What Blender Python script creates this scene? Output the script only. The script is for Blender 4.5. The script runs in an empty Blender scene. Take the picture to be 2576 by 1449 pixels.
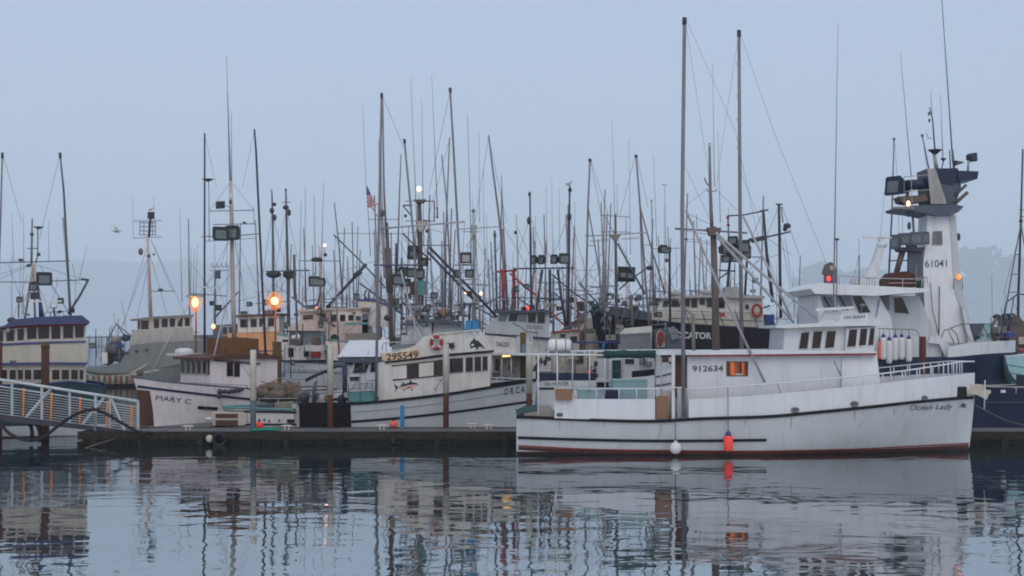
import bpy, bmesh, math, random
from mathutils import Vector
random.seed(7)
S = bpy.context.scene
COL = S.collection
R = math.radians
# ---------------------------------------------------------------- camera, sky, sun, exposure
F, CX, HY, CZ = 3539.0, 1288.0, 845.0, 3.7      # focal length in survey pixels, picture centre, horizon row, eye height
cam = bpy.data.cameras.new('camera')
cob = bpy.data.objects.new('camera', cam)
COL.objects.link(cob)
cob.location = (0, 0, CZ)
cob.rotation_euler = (math.pi / 2, 0, 0)
cam.sensor_width = 36
cam.lens = 36 * F / 2576
cam.shift_y = (HY - 724.5) / 2576
cam.clip_start = 0.5
cam.clip_end = 20000
S.camera = cob
S.view_settings.view_transform = 'Standard'
S.view_settings.look = 'None'
S.view_settings.exposure = -0.06
S.view_settings.gamma = 1
S.render.engine = 'CYCLES'
S.cycles.use_denoising = True
S.cycles.max_bounces = 6
S.cycles.diffuse_bounces = 2
S.cycles.glossy_bounces = 3
S.cycles.volume_bounces = 2
S.cycles.filter_width = 1.9
SUN_EL, SUN_ROT = R(50), R(172)
W = bpy.data.worlds.new('World')
S.world = W
W.use_nodes = True
nt = W.node_tree
nt.nodes.clear()
sky = nt.nodes.new('ShaderNodeTexSky')
sky.sky_type = 'NISHITA'
sky.sun_disc = False
sky.sun_elevation = SUN_EL
sky.sun_rotation = SUN_ROT
sky.dust_density = 4
b1 = nt.nodes.new('ShaderNodeBackground')
b1.inputs[1].default_value = 0.05
nt.links.new(sky.outputs[0], b1.inputs[0])
b2 = nt.nodes.new('ShaderNodeBackground')       # the even fog bank over the harbour
b2.inputs[0].default_value = (0.385, 0.465, 0.585, 1)
b2.inputs[1].default_value = 1.05
cn = nt.nodes.new('ShaderNodeTexNoise')          # faint unevenness of the fog bank
cn.inputs['Scale'].default_value = 2.2
cn.inputs['Detail'].default_value = 4
cm = nt.nodes.new('ShaderNodeMapping')
cm.inputs['Scale'].default_value = (1, 1, 2.5)
cg = nt.nodes.new('ShaderNodeTexCoord')
cr = nt.nodes.new('ShaderNodeMapRange')
cr.inputs['To Min'].default_value = 0.98
cr.inputs['To Max'].default_value = 1.12
nt.links.new(cg.outputs['Generated'], cm.inputs[0])
nt.links.new(cm.outputs[0], cn.inputs['Vector'])
nt.links.new(cn.outputs[0], cr.inputs[0])
nt.links.new(cr.outputs[0], b2.inputs[1])
ad = nt.nodes.new('ShaderNodeAddShader')
wo = nt.nodes.new('ShaderNodeOutputWorld')
nt.links.new(b1.outputs[0], ad.inputs[0])
nt.links.new(b2.outputs[0], ad.inputs[1])
nt.links.new(ad.outputs[0], wo.inputs[0])
sl = bpy.data.lights.new('sun', 'SUN')
sl.energy = 0.6
sl.angle = R(70)
sl.color = (1.0, 0.96, 0.92)
so = bpy.data.objects.new('sun', sl)
COL.objects.link(so)
so.rotation_euler = Vector((math.sin(SUN_ROT) * math.cos(SUN_EL), math.cos(SUN_ROT) * math.cos(SUN_EL), math.sin(SUN_EL))).to_track_quat('Z', 'Y').to_euler()
# ---------------------------------------------------------------- materials
MT = {}
def newmat(name):
    m = bpy.data.materials.new(name)
    m.use_nodes = True
    MT[name] = m
    t = m.node_tree
    return m, t, t.nodes['Principled BSDF']
def paint(name, col, rough=0.5, dirt=0.3, dcol=None, scale=1.2, stretch=0.3, metal=0, bump=0.0, thr=0.45, streak=0.0, scol=(0.22, 0.165, 0.12)):
    m, t, p = newmat(name)
    tc = t.nodes.new('ShaderNodeTexCoord')
    mp = t.nodes.new('ShaderNodeMapping')
    mp.inputs['Scale'].default_value = (1, 1, stretch)
    n = t.nodes.new('ShaderNodeTexNoise')
    n.inputs['Scale'].default_value = scale * 2
    n.inputs['Detail'].default_value = 6
    n.inputs['Roughness'].default_value = 0.65
    r = t.nodes.new('ShaderNodeValToRGB')
    r.color_ramp.elements[0].position = thr
    r.color_ramp.elements[1].position = 0.85
    dc = dcol or (col[0] * 0.45, col[1] * 0.42, col[2] * 0.38)
    r.color_ramp.elements[0].color = (*col, 1)
    r.color_ramp.elements[1].color = tuple(c + (d - c) * min(1, dirt * 2) for c, d in zip(col, dc)) + (1,)
    t.links.new(tc.outputs['Object'], mp.inputs[0])
    t.links.new(mp.outputs[0], n.inputs['Vector'])
    t.links.new(n.outputs[0], r.inputs[0])
    out = r.outputs[0]
    if streak:
        m2 = t.nodes.new('ShaderNodeMapping')
        m2.inputs['Scale'].default_value = (1, 1, 0.07)
        n3 = t.nodes.new('ShaderNodeTexNoise')
        n3.inputs['Scale'].default_value = 5.5
        n3.inputs['Detail'].default_value = 5
        r2 = t.nodes.new('ShaderNodeValToRGB')
        r2.color_ramp.elements[0].position = 0.56
        r2.color_ramp.elements[0].color = (0, 0, 0, 1)
        r2.color_ramp.elements[1].position = 0.80
        r2.color_ramp.elements[1].color = (streak, streak, streak, 1)
        mx2 = t.nodes.new('ShaderNodeMix')
        mx2.data_type = 'RGBA'
        t.links.new(tc.outputs['Object'], m2.inputs[0])
        t.links.new(m2.outputs[0], n3.inputs['Vector'])
        t.links.new(n3.outputs[0], r2.inputs[0])
        t.links.new(r2.outputs[0], mx2.inputs[0])
        t.links.new(out, mx2.inputs[6])
        mx2.inputs[7].default_value = (*scol, 1)
        out = mx2.outputs[2]
    t.links.new(out, p.inputs['Base Color'])
    p.inputs['Roughness'].default_value = rough
    p.inputs['Metallic'].default_value = metal
    p.inputs['Specular IOR Level'].default_value = 0.25
    if bump:
        b = t.nodes.new('ShaderNodeBump')
        b.inputs['Strength'].default_value = bump
        b.inputs['Distance'].default_value = 0.03
        n2 = t.nodes.new('ShaderNodeTexNoise')
        n2.inputs['Scale'].default_value = 9
        n2.inputs['Detail'].default_value = 5
        t.links.new(tc.outputs['Object'], n2.inputs['Vector'])
        t.links.new(n2.outputs[0], b.inputs['Height'])
        t.links.new(b.outputs[0], p.inputs['Normal'])
    return m
def glow(name, col, s):
    m, t, p = newmat(name)
    p.inputs['Base Color'].default_value = (*col, 1)
    p.inputs['Emission Color'].default_value = (*col, 1)
    p.inputs['Emission Strength'].default_value = s
    return m
paint('white', (0.61, 0.62, 0.64), 0.5, 0.25, (0.43, 0.42, 0.40), streak=0.3)
paint('towerwhite', (0.72, 0.73, 0.75), 0.5, 0.25, (0.5, 0.48, 0.45), streak=0.3)
paint('hullwhite', (0.48, 0.50, 0.51), 0.45, 0.28, (0.33, 0.325, 0.30), 0.8, streak=0.25)
paint('oldwhite', (0.60, 0.575, 0.54), 0.55, 0.35, (0.32, 0.27, 0.22), streak=0.45)
paint('pinklitwhite', (0.68, 0.61, 0.62), 0.5, 0.3, (0.42, 0.36, 0.33), streak=0.35)  # warm lamplight tint put into the white of hull and house
paint('cream', (0.46, 0.42, 0.35), 0.55, 0.35, (0.3, 0.26, 0.2), streak=0.4)
paint('peach', (0.42, 0.365, 0.335), 0.55, 0.35, (0.25, 0.19, 0.15), streak=0.5)
paint('orange', (0.55, 0.28, 0.13), 0.55, 0.3, streak=0.4)
paint('black', (0.008, 0.008, 0.011), 0.6, 0.2, (0.025, 0.023, 0.023))
paint('navy', (0.018, 0.026, 0.06), 0.4, 0.25, (0.05, 0.06, 0.08))
paint('blueroof', (0.055, 0.065, 0.14), 0.6, 0.3, (0.1, 0.1, 0.13))
paint('bluetrim', (0.05, 0.06, 0.19), 0.5, 0.2)
paint('slate', (0.085, 0.10, 0.125), 0.55, 0.35, (0.05, 0.05, 0.055))
paint('greenhull', (0.02, 0.045, 0.055), 0.5, 0.3, (0.06, 0.09, 0.09))
paint('shipgrey', (0.115, 0.14, 0.145), 0.6, 0.4, (0.19, 0.19, 0.175), streak=0.4)
paint('shippale', (0.36, 0.36, 0.35), 0.6, 0.45, (0.2, 0.15, 0.12), streak=0.6)
paint('steel', (0.17, 0.18, 0.195), 0.5, 0.4, (0.10, 0.08, 0.065), streak=0.3)
paint('alu', (0.48, 0.50, 0.52), 0.45, 0.35, (0.25, 0.25, 0.25), metal=0.2)
paint('pole', (0.20, 0.185, 0.205), 0.5, 0.4, (0.09, 0.07, 0.06))
paint('polelight', (0.36, 0.35, 0.36), 0.5, 0.35, (0.2, 0.15, 0.12))
paint('poledark', (0.04, 0.04, 0.06), 0.5, 0.3, (0.1, 0.08, 0.07))
paint('mastcream', (0.46, 0.40, 0.36), 0.55, 0.5, (0.24, 0.12, 0.07))
paint('mastbrown', (0.13, 0.10, 0.09), 0.6, 0.4, (0.05, 0.04, 0.035))
paint('rust', (0.085, 0.032, 0.022), 0.85, 0.5, (0.03, 0.018, 0.014), 2.5, 0.4, bump=0.4)
paint('pilewood', (0.11, 0.07, 0.03), 0.85, 0.5, (0.04, 0.03, 0.015), 2.5, 0.2, bump=0.4)
paint('pilewhite', (0.54, 0.51, 0.44), 0.6, 0.4, (0.2, 0.19, 0.11), 1.6, 0.3, streak=0.4)
paint('plywood', (0.17, 0.075, 0.03), 0.7, 0.4, (0.06, 0.03, 0.015), 1.5, 0.2)
paint('brown', (0.10, 0.045, 0.032), 0.7, 0.4, (0.05, 0.025, 0.02))
paint('carton', (0.23, 0.13, 0.085), 0.8, 0.25)
paint('bag', (0.40, 0.32, 0.30), 0.8, 0.25)
paint('teal', (0.26, 0.40, 0.41), 0.6, 0.3, (0.35, 0.42, 0.42))
paint('tealtrim', (0.10, 0.25, 0.25), 0.6, 0.3)
paint('greentarp', (0.012, 0.05, 0.045), 0.7, 0.3)
paint('greenrope', (0.02, 0.25, 0.16), 0.8, 0.3)
paint('net', (0.17, 0.14, 0.115), 0.95, 0.5, (0.06, 0.05, 0.04), 4, 1, bump=0.8)
paint('red', (0.33, 0.03, 0.03), 0.5, 0.3)
paint('redline', (0.22, 0.028, 0.032), 0.55, 0.4, (0.08, 0.025, 0.022))
paint('boot', (0.075, 0.03, 0.028), 0.75, 0.5, (0.02, 0.018, 0.014), 2.5, 0.6)
paint('bootdark', (0.03, 0.022, 0.02), 0.75, 0.4)
paint('buoyorange', (0.95, 0.085, 0.06), 0.45, 0.1)
paint('buoyred', (0.80, 0.14, 0.10), 0.5, 0.2)
paint('orangelit', (0.95, 0.30, 0.06), 0.35, 0.15)
paint('blue', (0.03, 0.20, 0.42), 0.5, 0.25)
paint('bluebox', (0.04, 0.06, 0.22), 0.5, 0.25)
paint('aqua', (0.34, 0.52, 0.56), 0.5, 0.2)
paint('rubber', (0.015, 0.013, 0.02), 0.55, 0.2)
paint('dome', (0.66, 0.66, 0.64), 0.5, 0.25)
paint('tan', (0.23, 0.21, 0.175), 0.7, 0.4)
paint('ruststain', (0.36, 0.31, 0.255), 0.6, 0.4, (0.46, 0.44, 0.41), 3.0, 0.3)
paint('boardlamplit', (0.60, 0.45, 0.31), 0.6, 0.3, streak=0.3)
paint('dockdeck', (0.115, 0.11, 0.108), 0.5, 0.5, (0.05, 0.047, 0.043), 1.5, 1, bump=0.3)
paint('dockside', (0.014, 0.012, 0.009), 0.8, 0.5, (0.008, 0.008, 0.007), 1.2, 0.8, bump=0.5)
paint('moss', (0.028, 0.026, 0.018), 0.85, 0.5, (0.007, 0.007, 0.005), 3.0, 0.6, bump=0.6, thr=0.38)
paint('lensgrey', (0.11, 0.135, 0.135), 0.2, 0.4, (0.28, 0.30, 0.29), 9, 1)
paint('floodbody', (0.028, 0.032, 0.035), 0.5, 0.35, (0.015, 0.015, 0.015))
paint('orcablack', (0.03, 0.035, 0.045), 0.6, 0.1)
paint('lightblue', (0.25, 0.35, 0.5), 0.6, 0.1)
paint('tunabelly', (0.62, 0.40, 0.34), 0.6, 0.2)
paint('lettergrey', (0.07, 0.075, 0.085), 0.6, 0.3, (0.2, 0.2, 0.2), 6, 1)
paint('gull', (0.42, 0.42, 0.42), 0.8, 0.2)
paint('flagwhite', (0.55, 0.5, 0.52), 0.8, 0.1)
paint('flagred', (0.36, 0.05, 0.07), 0.8, 0.1)
paint('flagblue', (0.03, 0.04, 0.12), 0.8, 0.1)
paint('hill', (0.045, 0.055, 0.06), 0.95, 0.4, (0.03, 0.04, 0.035), 0.01, 1)
paint('leaf', (0.03, 0.045, 0.03), 0.95, 0.4, (0.05, 0.06, 0.04), 0.1, 1)
m, t, p = newmat('glass')
p.inputs['Base Color'].default_value = (0.012, 0.011, 0.012, 1)
p.inputs['Roughness'].default_value = 0.05
p.inputs['Specular IOR Level'].default_value = 0.5
m, t, p = newmat('glassred')
p.inputs['Base Color'].default_value = (0.022, 0.009, 0.008, 1)
p.inputs['Roughness'].default_value = 0.2
m, t, p = newmat('glasspale')
p.inputs['Base Color'].default_value = (0.16, 0.19, 0.22, 1)
p.inputs['Roughness'].default_value = 0.15
glow('sodium', (1.0, 0.36, 0.045), 2.6)
glow('warmlamp', (1.0, 0.52, 0.33), 3.0)
glow('orangelamp', (1.0, 0.22, 0.03), 1.6)
glow('redlamp', (1.0, 0.05, 0.03), 1.6)
glow('tube', (1.0, 0.62, 0.2), 2)
m, t, p = newmat('lamphalo')  # glowing shell that stands in for the halo round the bulb
tr_ = t.nodes.new('ShaderNodeBsdfTransparent')
em_ = t.nodes.new('ShaderNodeEmission')
em_.inputs[0].default_value = (1.0, 0.30, 0.035, 1)
em_.inputs[1].default_value = 1.3
mx_ = t.nodes.new('ShaderNodeMixShader')
mx_.inputs[0].default_value = 0.25
t.links.new(tr_.outputs[0], mx_.inputs[1])
t.links.new(em_.outputs[0], mx_.inputs[2])
t.links.new(mx_.outputs[0], t.nodes['Material Output'].inputs['Surface'])
glow('lampbulb', (1.0, 0.62, 0.16), 5)
# lit cabin behind the window: warm wooden panelling
m, t, p = newmat('litcabin')
tc = t.nodes.new('ShaderNodeTexCoord')
wv = t.nodes.new('ShaderNodeTexWave')
wv.inputs['Scale'].default_value = 1.1
wv.inputs['Distortion'].default_value = 3
wv.inputs['Detail'].default_value = 3
rp = t.nodes.new('ShaderNodeValToRGB')
rp.color_ramp.elements[0].color = (0.20, 0.03, 0.008, 1)
rp.color_ramp.elements[1].color = (0.65, 0.13, 0.02, 1)
t.links.new(tc.outputs['Object'], wv.inputs['Vector'])
t.links.new(wv.outputs[0], rp.inputs[0])
t.links.new(rp.outputs[0], p.inputs['Base Color'])
t.links.new(rp.outputs[0], p.inputs['Emission Color'])
p.inputs['Emission Strength'].default_value = 0.22
# ---------------------------------------------------------------- mesh builder
class MB:
    def __init__(s):
        s.v, s.f, s.mi, s.sm = [], [], [], []
    def add(s, vs, fs, mi=0, smooth=False):
        o = len(s.v)
        s.v += [tuple(x) for x in vs]
        for f in fs:
            s.f.append([i + o for i in f])
            s.mi.append(mi)
            s.sm.append(smooth)
        return s
    def prism(s, a, b, mi=0):
        n = len(a)
        fs = [list(range(n)), list(range(2 * n - 1, n - 1, -1))] + [[i, (i + 1) % n, n + (i + 1) % n, n + i] for i in range(n)]
        return s.add(list(a) + list(b), fs, mi)
    def box(s, x0, y0, z0, x1, y1, z1, mi=0):
        return s.prism([(x0, y0, z0), (x1, y0, z0), (x1, y0, z1), (x0, y0, z1)], [(x0, y1, z0), (x1, y1, z0), (x1, y1, z1), (x0, y1, z1)], mi)
    def tube(s, pts, r, n=6, mi=0, closed=False, cap=True):
        pts = [Vector(q) for q in pts]
        k = len(pts)
        rs = r if isinstance(r, (list, tuple)) else [r] * k
        vs = []
        for i, q in enumerate(pts):
            if closed:
                d = pts[(i + 1) % k] - pts[i - 1]
            else:
                d = pts[min(i + 1, k - 1)] - pts[max(i - 1, 0)]
            d = d.normalized()
            ref = Vector((0, 1, 0)) if abs(d.y) < 0.9 else Vector((1, 0, 0))
            u = d.cross(ref).normalized()
            w = d.cross(u)
            for j in range(n):
                a = 2 * math.pi * j / n
                vs.append(q + (u * math.cos(a) + w * math.sin(a)) * rs[i])
        fs = []
        for i in range(k if closed else k - 1):
            i2 = (i + 1) % k
            fs += [[i * n + j, i * n + (j + 1) % n, i2 * n + (j + 1) % n, i2 * n + j] for j in range(n)]
        if cap and not closed:
            fs += [list(range(n)), list(range((k - 1) * n, k * n))]
        return s.add(vs, fs, mi, n > 4)
    def ball(s, c, r, seg=10, rings=7, mi=0):
        rx, ry, rz = r if isinstance(r, (list, tuple)) else (r, r, r)
        vs = [(c[0], c[1], c[2] + rz)]
        for i in range(1, rings):
            a = math.pi * i / rings
            for j in range(seg):
                b = 2 * math.pi * j / seg
                vs.append((c[0] + rx * math.sin(a) * math.cos(b), c[1] + ry * math.sin(a) * math.sin(b), c[2] + rz * math.cos(a)))
        vs.append((c[0], c[1], c[2] - rz))
        fs = [[0, 1 + j, 1 + (j + 1) % seg] for j in range(seg)]
        for i in range(rings - 2):
            a, b = 1 + i * seg, 1 + (i + 1) * seg
            fs += [[a + j, b + j, b + (j + 1) % seg, a + (j + 1) % seg] for j in range(seg)]
        a, l = 1 + (rings - 2) * seg, len(vs) - 1
        fs += [[a + j, l, a + (j + 1) % seg] for j in range(seg)]
        return s.add(vs, fs, mi, True)
    def lathe(s, prof, c, n=12, mi=0):
        vs, fs = [], []
        for r, z in prof:
            vs += [(c[0] + r * math.cos(2 * math.pi * j / n), c[1] + r * math.sin(2 * math.pi * j / n), c[2] + z) for j in range(n)]
        for i in range(len(prof) - 1):
            fs += [[i * n + j, i * n + (j + 1) % n, (i + 1) * n + (j + 1) % n, (i + 1) * n + j] for j in range(n)]
        fs += [list(range(n)), list(range((len(prof) - 1) * n, len(prof) * n))]
        return s.add(vs, fs, mi, True)
    def build(s, name, mats, parent=None, label=None, recalc=True):
        me = bpy.data.meshes.new(name)
        me.from_pydata(s.v, [], s.f)
        for q in (mats if isinstance(mats, (list, tuple)) else [mats]):
            me.materials.append(MT[q])
        me.polygons.foreach_set('material_index', s.mi)
        me.polygons.foreach_set('use_smooth', s.sm)
        if recalc:
            bm = bmesh.new()
            bm.from_mesh(me)
            bmesh.ops.recalc_face_normals(bm, faces=bm.faces)
            bm.to_mesh(me)
            bm.free()
        o = bpy.data.objects.new(name, me)
        COL.objects.link(o)
        if parent is not None:
            o.parent = parent
        if label:
            o['label'] = label
        return o
def interp(pts, x):
    if x <= pts[0][0]:
        return pts[0][1]
    for (a, b), (c, d) in zip(pts, pts[1:]):
        if x <= c:
            return b + (d - b) * (x - a) / max(1e-9, c - a)
    return pts[-1][1]
def smooth_interp(pts, x):
    if x <= pts[0][0]:
        return pts[0][1]
    if x >= pts[-1][0]:
        return pts[-1][1]
    for i in range(len(pts) - 1):
        if x <= pts[i + 1][0]:
            break
    def tan(k):
        a, b = pts[max(k - 1, 0)], pts[min(k + 1, len(pts) - 1)]
        return (b[1] - a[1]) / max(1e-9, b[0] - a[0])
    (x0, y0), (x1, y1) = pts[i], pts[i + 1]
    h = x1 - x0
    u = (x - x0) / h
    return (2*u**3 - 3*u*u + 1)*y0 + (u**3 - 2*u*u + u)*h*tan(i) + (3*u*u - 2*u**3)*y1 + (u**3 - u*u)*h*tan(i + 1)
_tx = {}
def textshape(st, shear=0.0, bold=0.0):
    k = (st, shear, bold)
    if k not in _tx:
        c = bpy.data.curves.new('lettering', 'FONT')
        c.body = st
        c.shear = shear
        c.offset = bold
        c.resolution_u = 3
        o = bpy.data.objects.new('lettering', c)
        me = bpy.data.meshes.new_from_object(o)
        vs = [tuple(v.co) for v in me.vertices]
        fs = [list(q.vertices) for q in me.polygons]
        bpy.data.meshes.remove(me)
        bpy.data.objects.remove(o)
        bpy.data.curves.remove(c)
        x0, x1 = min(v[0] for v in vs), max(v[0] for v in vs)
        y0, y1 = min(v[1] for v in vs), max(v[1] for v in vs)
        _tx[k] = ([((v[0] - x0) / (x1 - x0), (v[1] - y0) / (y1 - y0)) for v in vs], fs)
    return _tx[k]
def props(o, label, cat=None, group=None, kind=None):
    if label:
        o['label'] = label
    if cat:
        o['category'] = cat
    if group:
        o['group'] = group
    if kind:
        o['kind'] = kind
    return o
# ---------------------------------------------------------------- a thing: an Empty at its base, and ways to lay out its parts
ALLT = []
class T:
    def __init__(s, name, label, cat, px, Y, rz=0, group=None, z=0.0):
        s.Y = Y
        s.loc = Vector(((px - CX) / F * Y, Y, z))
        s.c, s.n = math.cos(rz), math.sin(rz)
        s.o = bpy.data.objects.new(name, None)
        s.o.empty_display_size = 0.3
        COL.objects.link(s.o)
        s.o.location = s.loc
        s.o.rotation_euler = (0, 0, rz)
        props(s.o, label, cat, group)
        ALLT.append(s)
    def _r(s, px, py):
        d = ((px - CX) / F, 1.0, (HY - py) / F)
        o = Vector((0, 0, CZ)) - s.loc
        return (s.c*o.x + s.n*o.y, -s.n*o.x + s.c*o.y, o.z), (s.c*d[0] + s.n*d[1], -s.n*d[0] + s.c*d[1], d[2])
    def q(s, px, py, ly=0.0):                    # the point of the vertical plane y = ly seen at a survey pixel
        o, d = s._r(px, py)
        k = (ly - o[1]) / d[1]
        return Vector((o[0] + k*d[0], ly, o[2] + k*d[2]))
    def qx(s, px, py, lx):                       # the same for a plane x = lx
        o, d = s._r(px, py)
        k = (lx - o[0]) / d[0]
        return Vector((lx, o[1] + k*d[1], o[2] + k*d[2]))
    def P(s, p, ly):
        return s.q(p[0], p[1], p[2] if len(p) > 2 else ly)
    def m(s, w, ly=0.0):
        return w * (s.Y + ly) / F
    def prism(s, name, pts, y0, y1, mat, parent=None, label=None):
        a = [s.P(p, y0) for p in pts]
        b = [Vector((q.x, y1, q.z)) for q in a]
        return MB().prism(a, b).build(name, mat, parent or s.o, label)
    def pbox(s, name, x0, yt, x1, yb, y0, y1, mat, parent=None, label=None):
        return s.prism(name, [(x0, yt), (x1, yt), (x1, yb), (x0, yb)], y0, y1, mat, parent, label)
    def pole(s, name, pts, ly=0.0, w=4, mat='pole', w1=None, n=7, parent=None, label=None):
        ps = [s.P(p, ly) for p in pts]
        k = len(ps)
        w1 = w if w1 is None else w1
        return MB().tube(ps, [s.m(w + (w1 - w) * i / max(1, k - 1)) / 2 for i in range(k)], n).build(name, mat, parent or s.o, label)
    def wires(s, lst, ly=0.0, w=0.9, mat='pole', name='stay'):
        for l in lst:
            s.pole(name, [l[:2], l[2:4]], ly, w, mat, n=4)
    def whips(s, lst, ly=0.0, mat='pole', w=0.8, w1=2.0):
        for l in lst:
            s.pole('antenna', [l[:2], l[2:4]], ly, w, mat, w1, n=5)
    def hoop(s, name, px, py, rx, ry, w, ly, mat, parent=None, tilt=0.0, n=18):
        c = s.q(px, py, ly)
        a, b = s.m(rx, ly), s.m(ry, ly)
        ps = [c + Vector((a*math.cos(2*math.pi*i/n), tilt*a*math.cos(2*math.pi*i/n), b*math.sin(2*math.pi*i/n))) for i in range(n)]
        return MB().tube(ps, s.m(w, ly) / 2, 8, closed=True).build(name, mat, parent or s.o)
    def win(s, lst, ly=0.0, fw=1.6, frame='white', pane='glass', lx=None, name='window'):
        for k, w in enumerate(lst):
            if len(w) == 4 and not isinstance(w[0], (tuple, list)):
                w = [(w[0], w[1]), (w[2], w[1]), (w[2], w[3]), (w[0], w[3])]
            c = [s.q(*p[:2], ly) if lx is None else s.qx(*p[:2], lx) for p in w]
            nn = (c[1] - c[0]).cross(c[3] - c[0]).normalized()
            eye = s._r(0, 0)[0]
            if nn.dot(Vector(eye) - c[0]) < 0:
                nn = -nn
            mid = sum(c, Vector()) / 4
            g = s.m(fw, 0)
            oc = [p + (p - mid).normalized() * g * 1.4 for p in c]
            mb = MB()
            lay = [[p - nn*0.01 for p in oc], [p + nn*0.03 for p in oc], [p + nn*0.03 for p in c], [p - nn*0.01 for p in c]]
            vs = [p for l in lay for p in l]
            fs = []
            for a in range(4):
                b = (a + 1) % 4
                fs += [[a*4 + i, a*4 + (i+1) % 4, b*4 + (i+1) % 4, b*4 + i] for i in range(4)]
            mb.add(vs, fs)
            f = mb.build(name, frame, s.o)
            pm = pane[k] if isinstance(pane, (list, tuple)) else pane
            MB().prism([p + nn*0.012 for p in c], [p + nn*0.002 for p in c]).build('pane', pm, f)
    def text(s, st, x0, y0, x1, y1, h, ly, mat, name='lettering', shear=0.0, bold=0.012, hull=None, parent=None):
        vs, fs = textshape(st, shear, bold)
        out = []
        for u, v in vs:
            px, py = x0 + (x1 - x0)*u, y0 + (y1 - y0)*u - h*v
            if hull:
                q = hull.surf(px, py)
                out.append((q.x, q.y - 0.014, q.z))
            else:
                q = s.q(px, py, ly)
                out.append((q.x, q.y - 0.008, q.z))
        return MB().add(out, fs).build(name, mat, parent or s.o, recalc=False)
    def shape(s, name, pts, ly, mat, th=0.008, hull=None, parent=None):
        if hull:
            a = [hull.surf(*p) + Vector((0, -0.014, 0)) for p in pts]
        else:
            a = [s.q(*p, ly) + Vector((0, -th, 0)) for p in pts]
        return MB().prism(a, [v + Vector((0, th * 0.7, 0)) for v in a]).build(name, mat, parent or s.o)
    def flood(s, px, py, w, h, ly=0.0, yaw=0.0, pitch=-0.1, body='floodbody', lens='lensgrey', name='floodlight'):
        c = s.q(px, py, ly)
        W_, H_, D_ = s.m(w, ly) * 1.15, s.m(h, ly) * 1.1, s.m(min(w, h), ly) * 0.8
        cy, sy = math.cos(yaw), math.sin(yaw)
        def tf(x, y, z):
            y, z = y*math.cos(pitch) - z*math.sin(pitch), y*math.sin(pitch) + z*math.cos(pitch)
            return Vector((c.x + x*cy - y*sy, c.y + x*sy + y*cy, c.z + z))
        a, b = (W_/2, H_/2), (W_*0.3, H_*0.3)
        ch = 0.82
        fr = [(-a[0]*ch, -a[1]), (a[0]*ch, -a[1]), (a[0], -a[1]*ch), (a[0], a[1]*ch), (a[0]*ch, a[1]), (-a[0]*ch, a[1]), (-a[0], a[1]*ch), (-a[0], -a[1]*ch)]
        k = b[0] / a[0]
        o = MB().prism([tf(x, -D_/2, z) for x, z in fr], [tf(x*k, D_/2, z*k) for x, z in fr]).build(name, body, s.o)
        MB().prism([tf(x*0.66, -D_/2 - 0.02, z*0.6 - H_*0.06) for x, z in fr], [tf(x*0.66, -D_/2 - 0.004, z*0.6 - H_*0.06) for x, z in fr]).build('lens', lens, o)
        return o
    def blob(s, name, px, py, rx, ry, ly, mat, rd=None, parent=None, seg=12, rings=8):
        c = s.q(px, py, ly)
        a, b = s.m(rx, ly), s.m(ry, ly)
        return MB().ball(c, (a, rd if rd else min(a, b), b), seg, rings).build(name, mat, parent or s.o)
    def rail(s, top, drops, ly, w=2, mat='alu', name='railing', mid=0):
        mb = MB()
        mb.tube([s.P(p, ly) for p in top], s.m(w) / 2, 5)
        for d in drops:
            mb.tube([s.P(d[:2], ly), s.P(d[2:4], ly)], s.m(w * 0.85) / 2, 5)
        return mb.build(name, mat, s.o)
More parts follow.
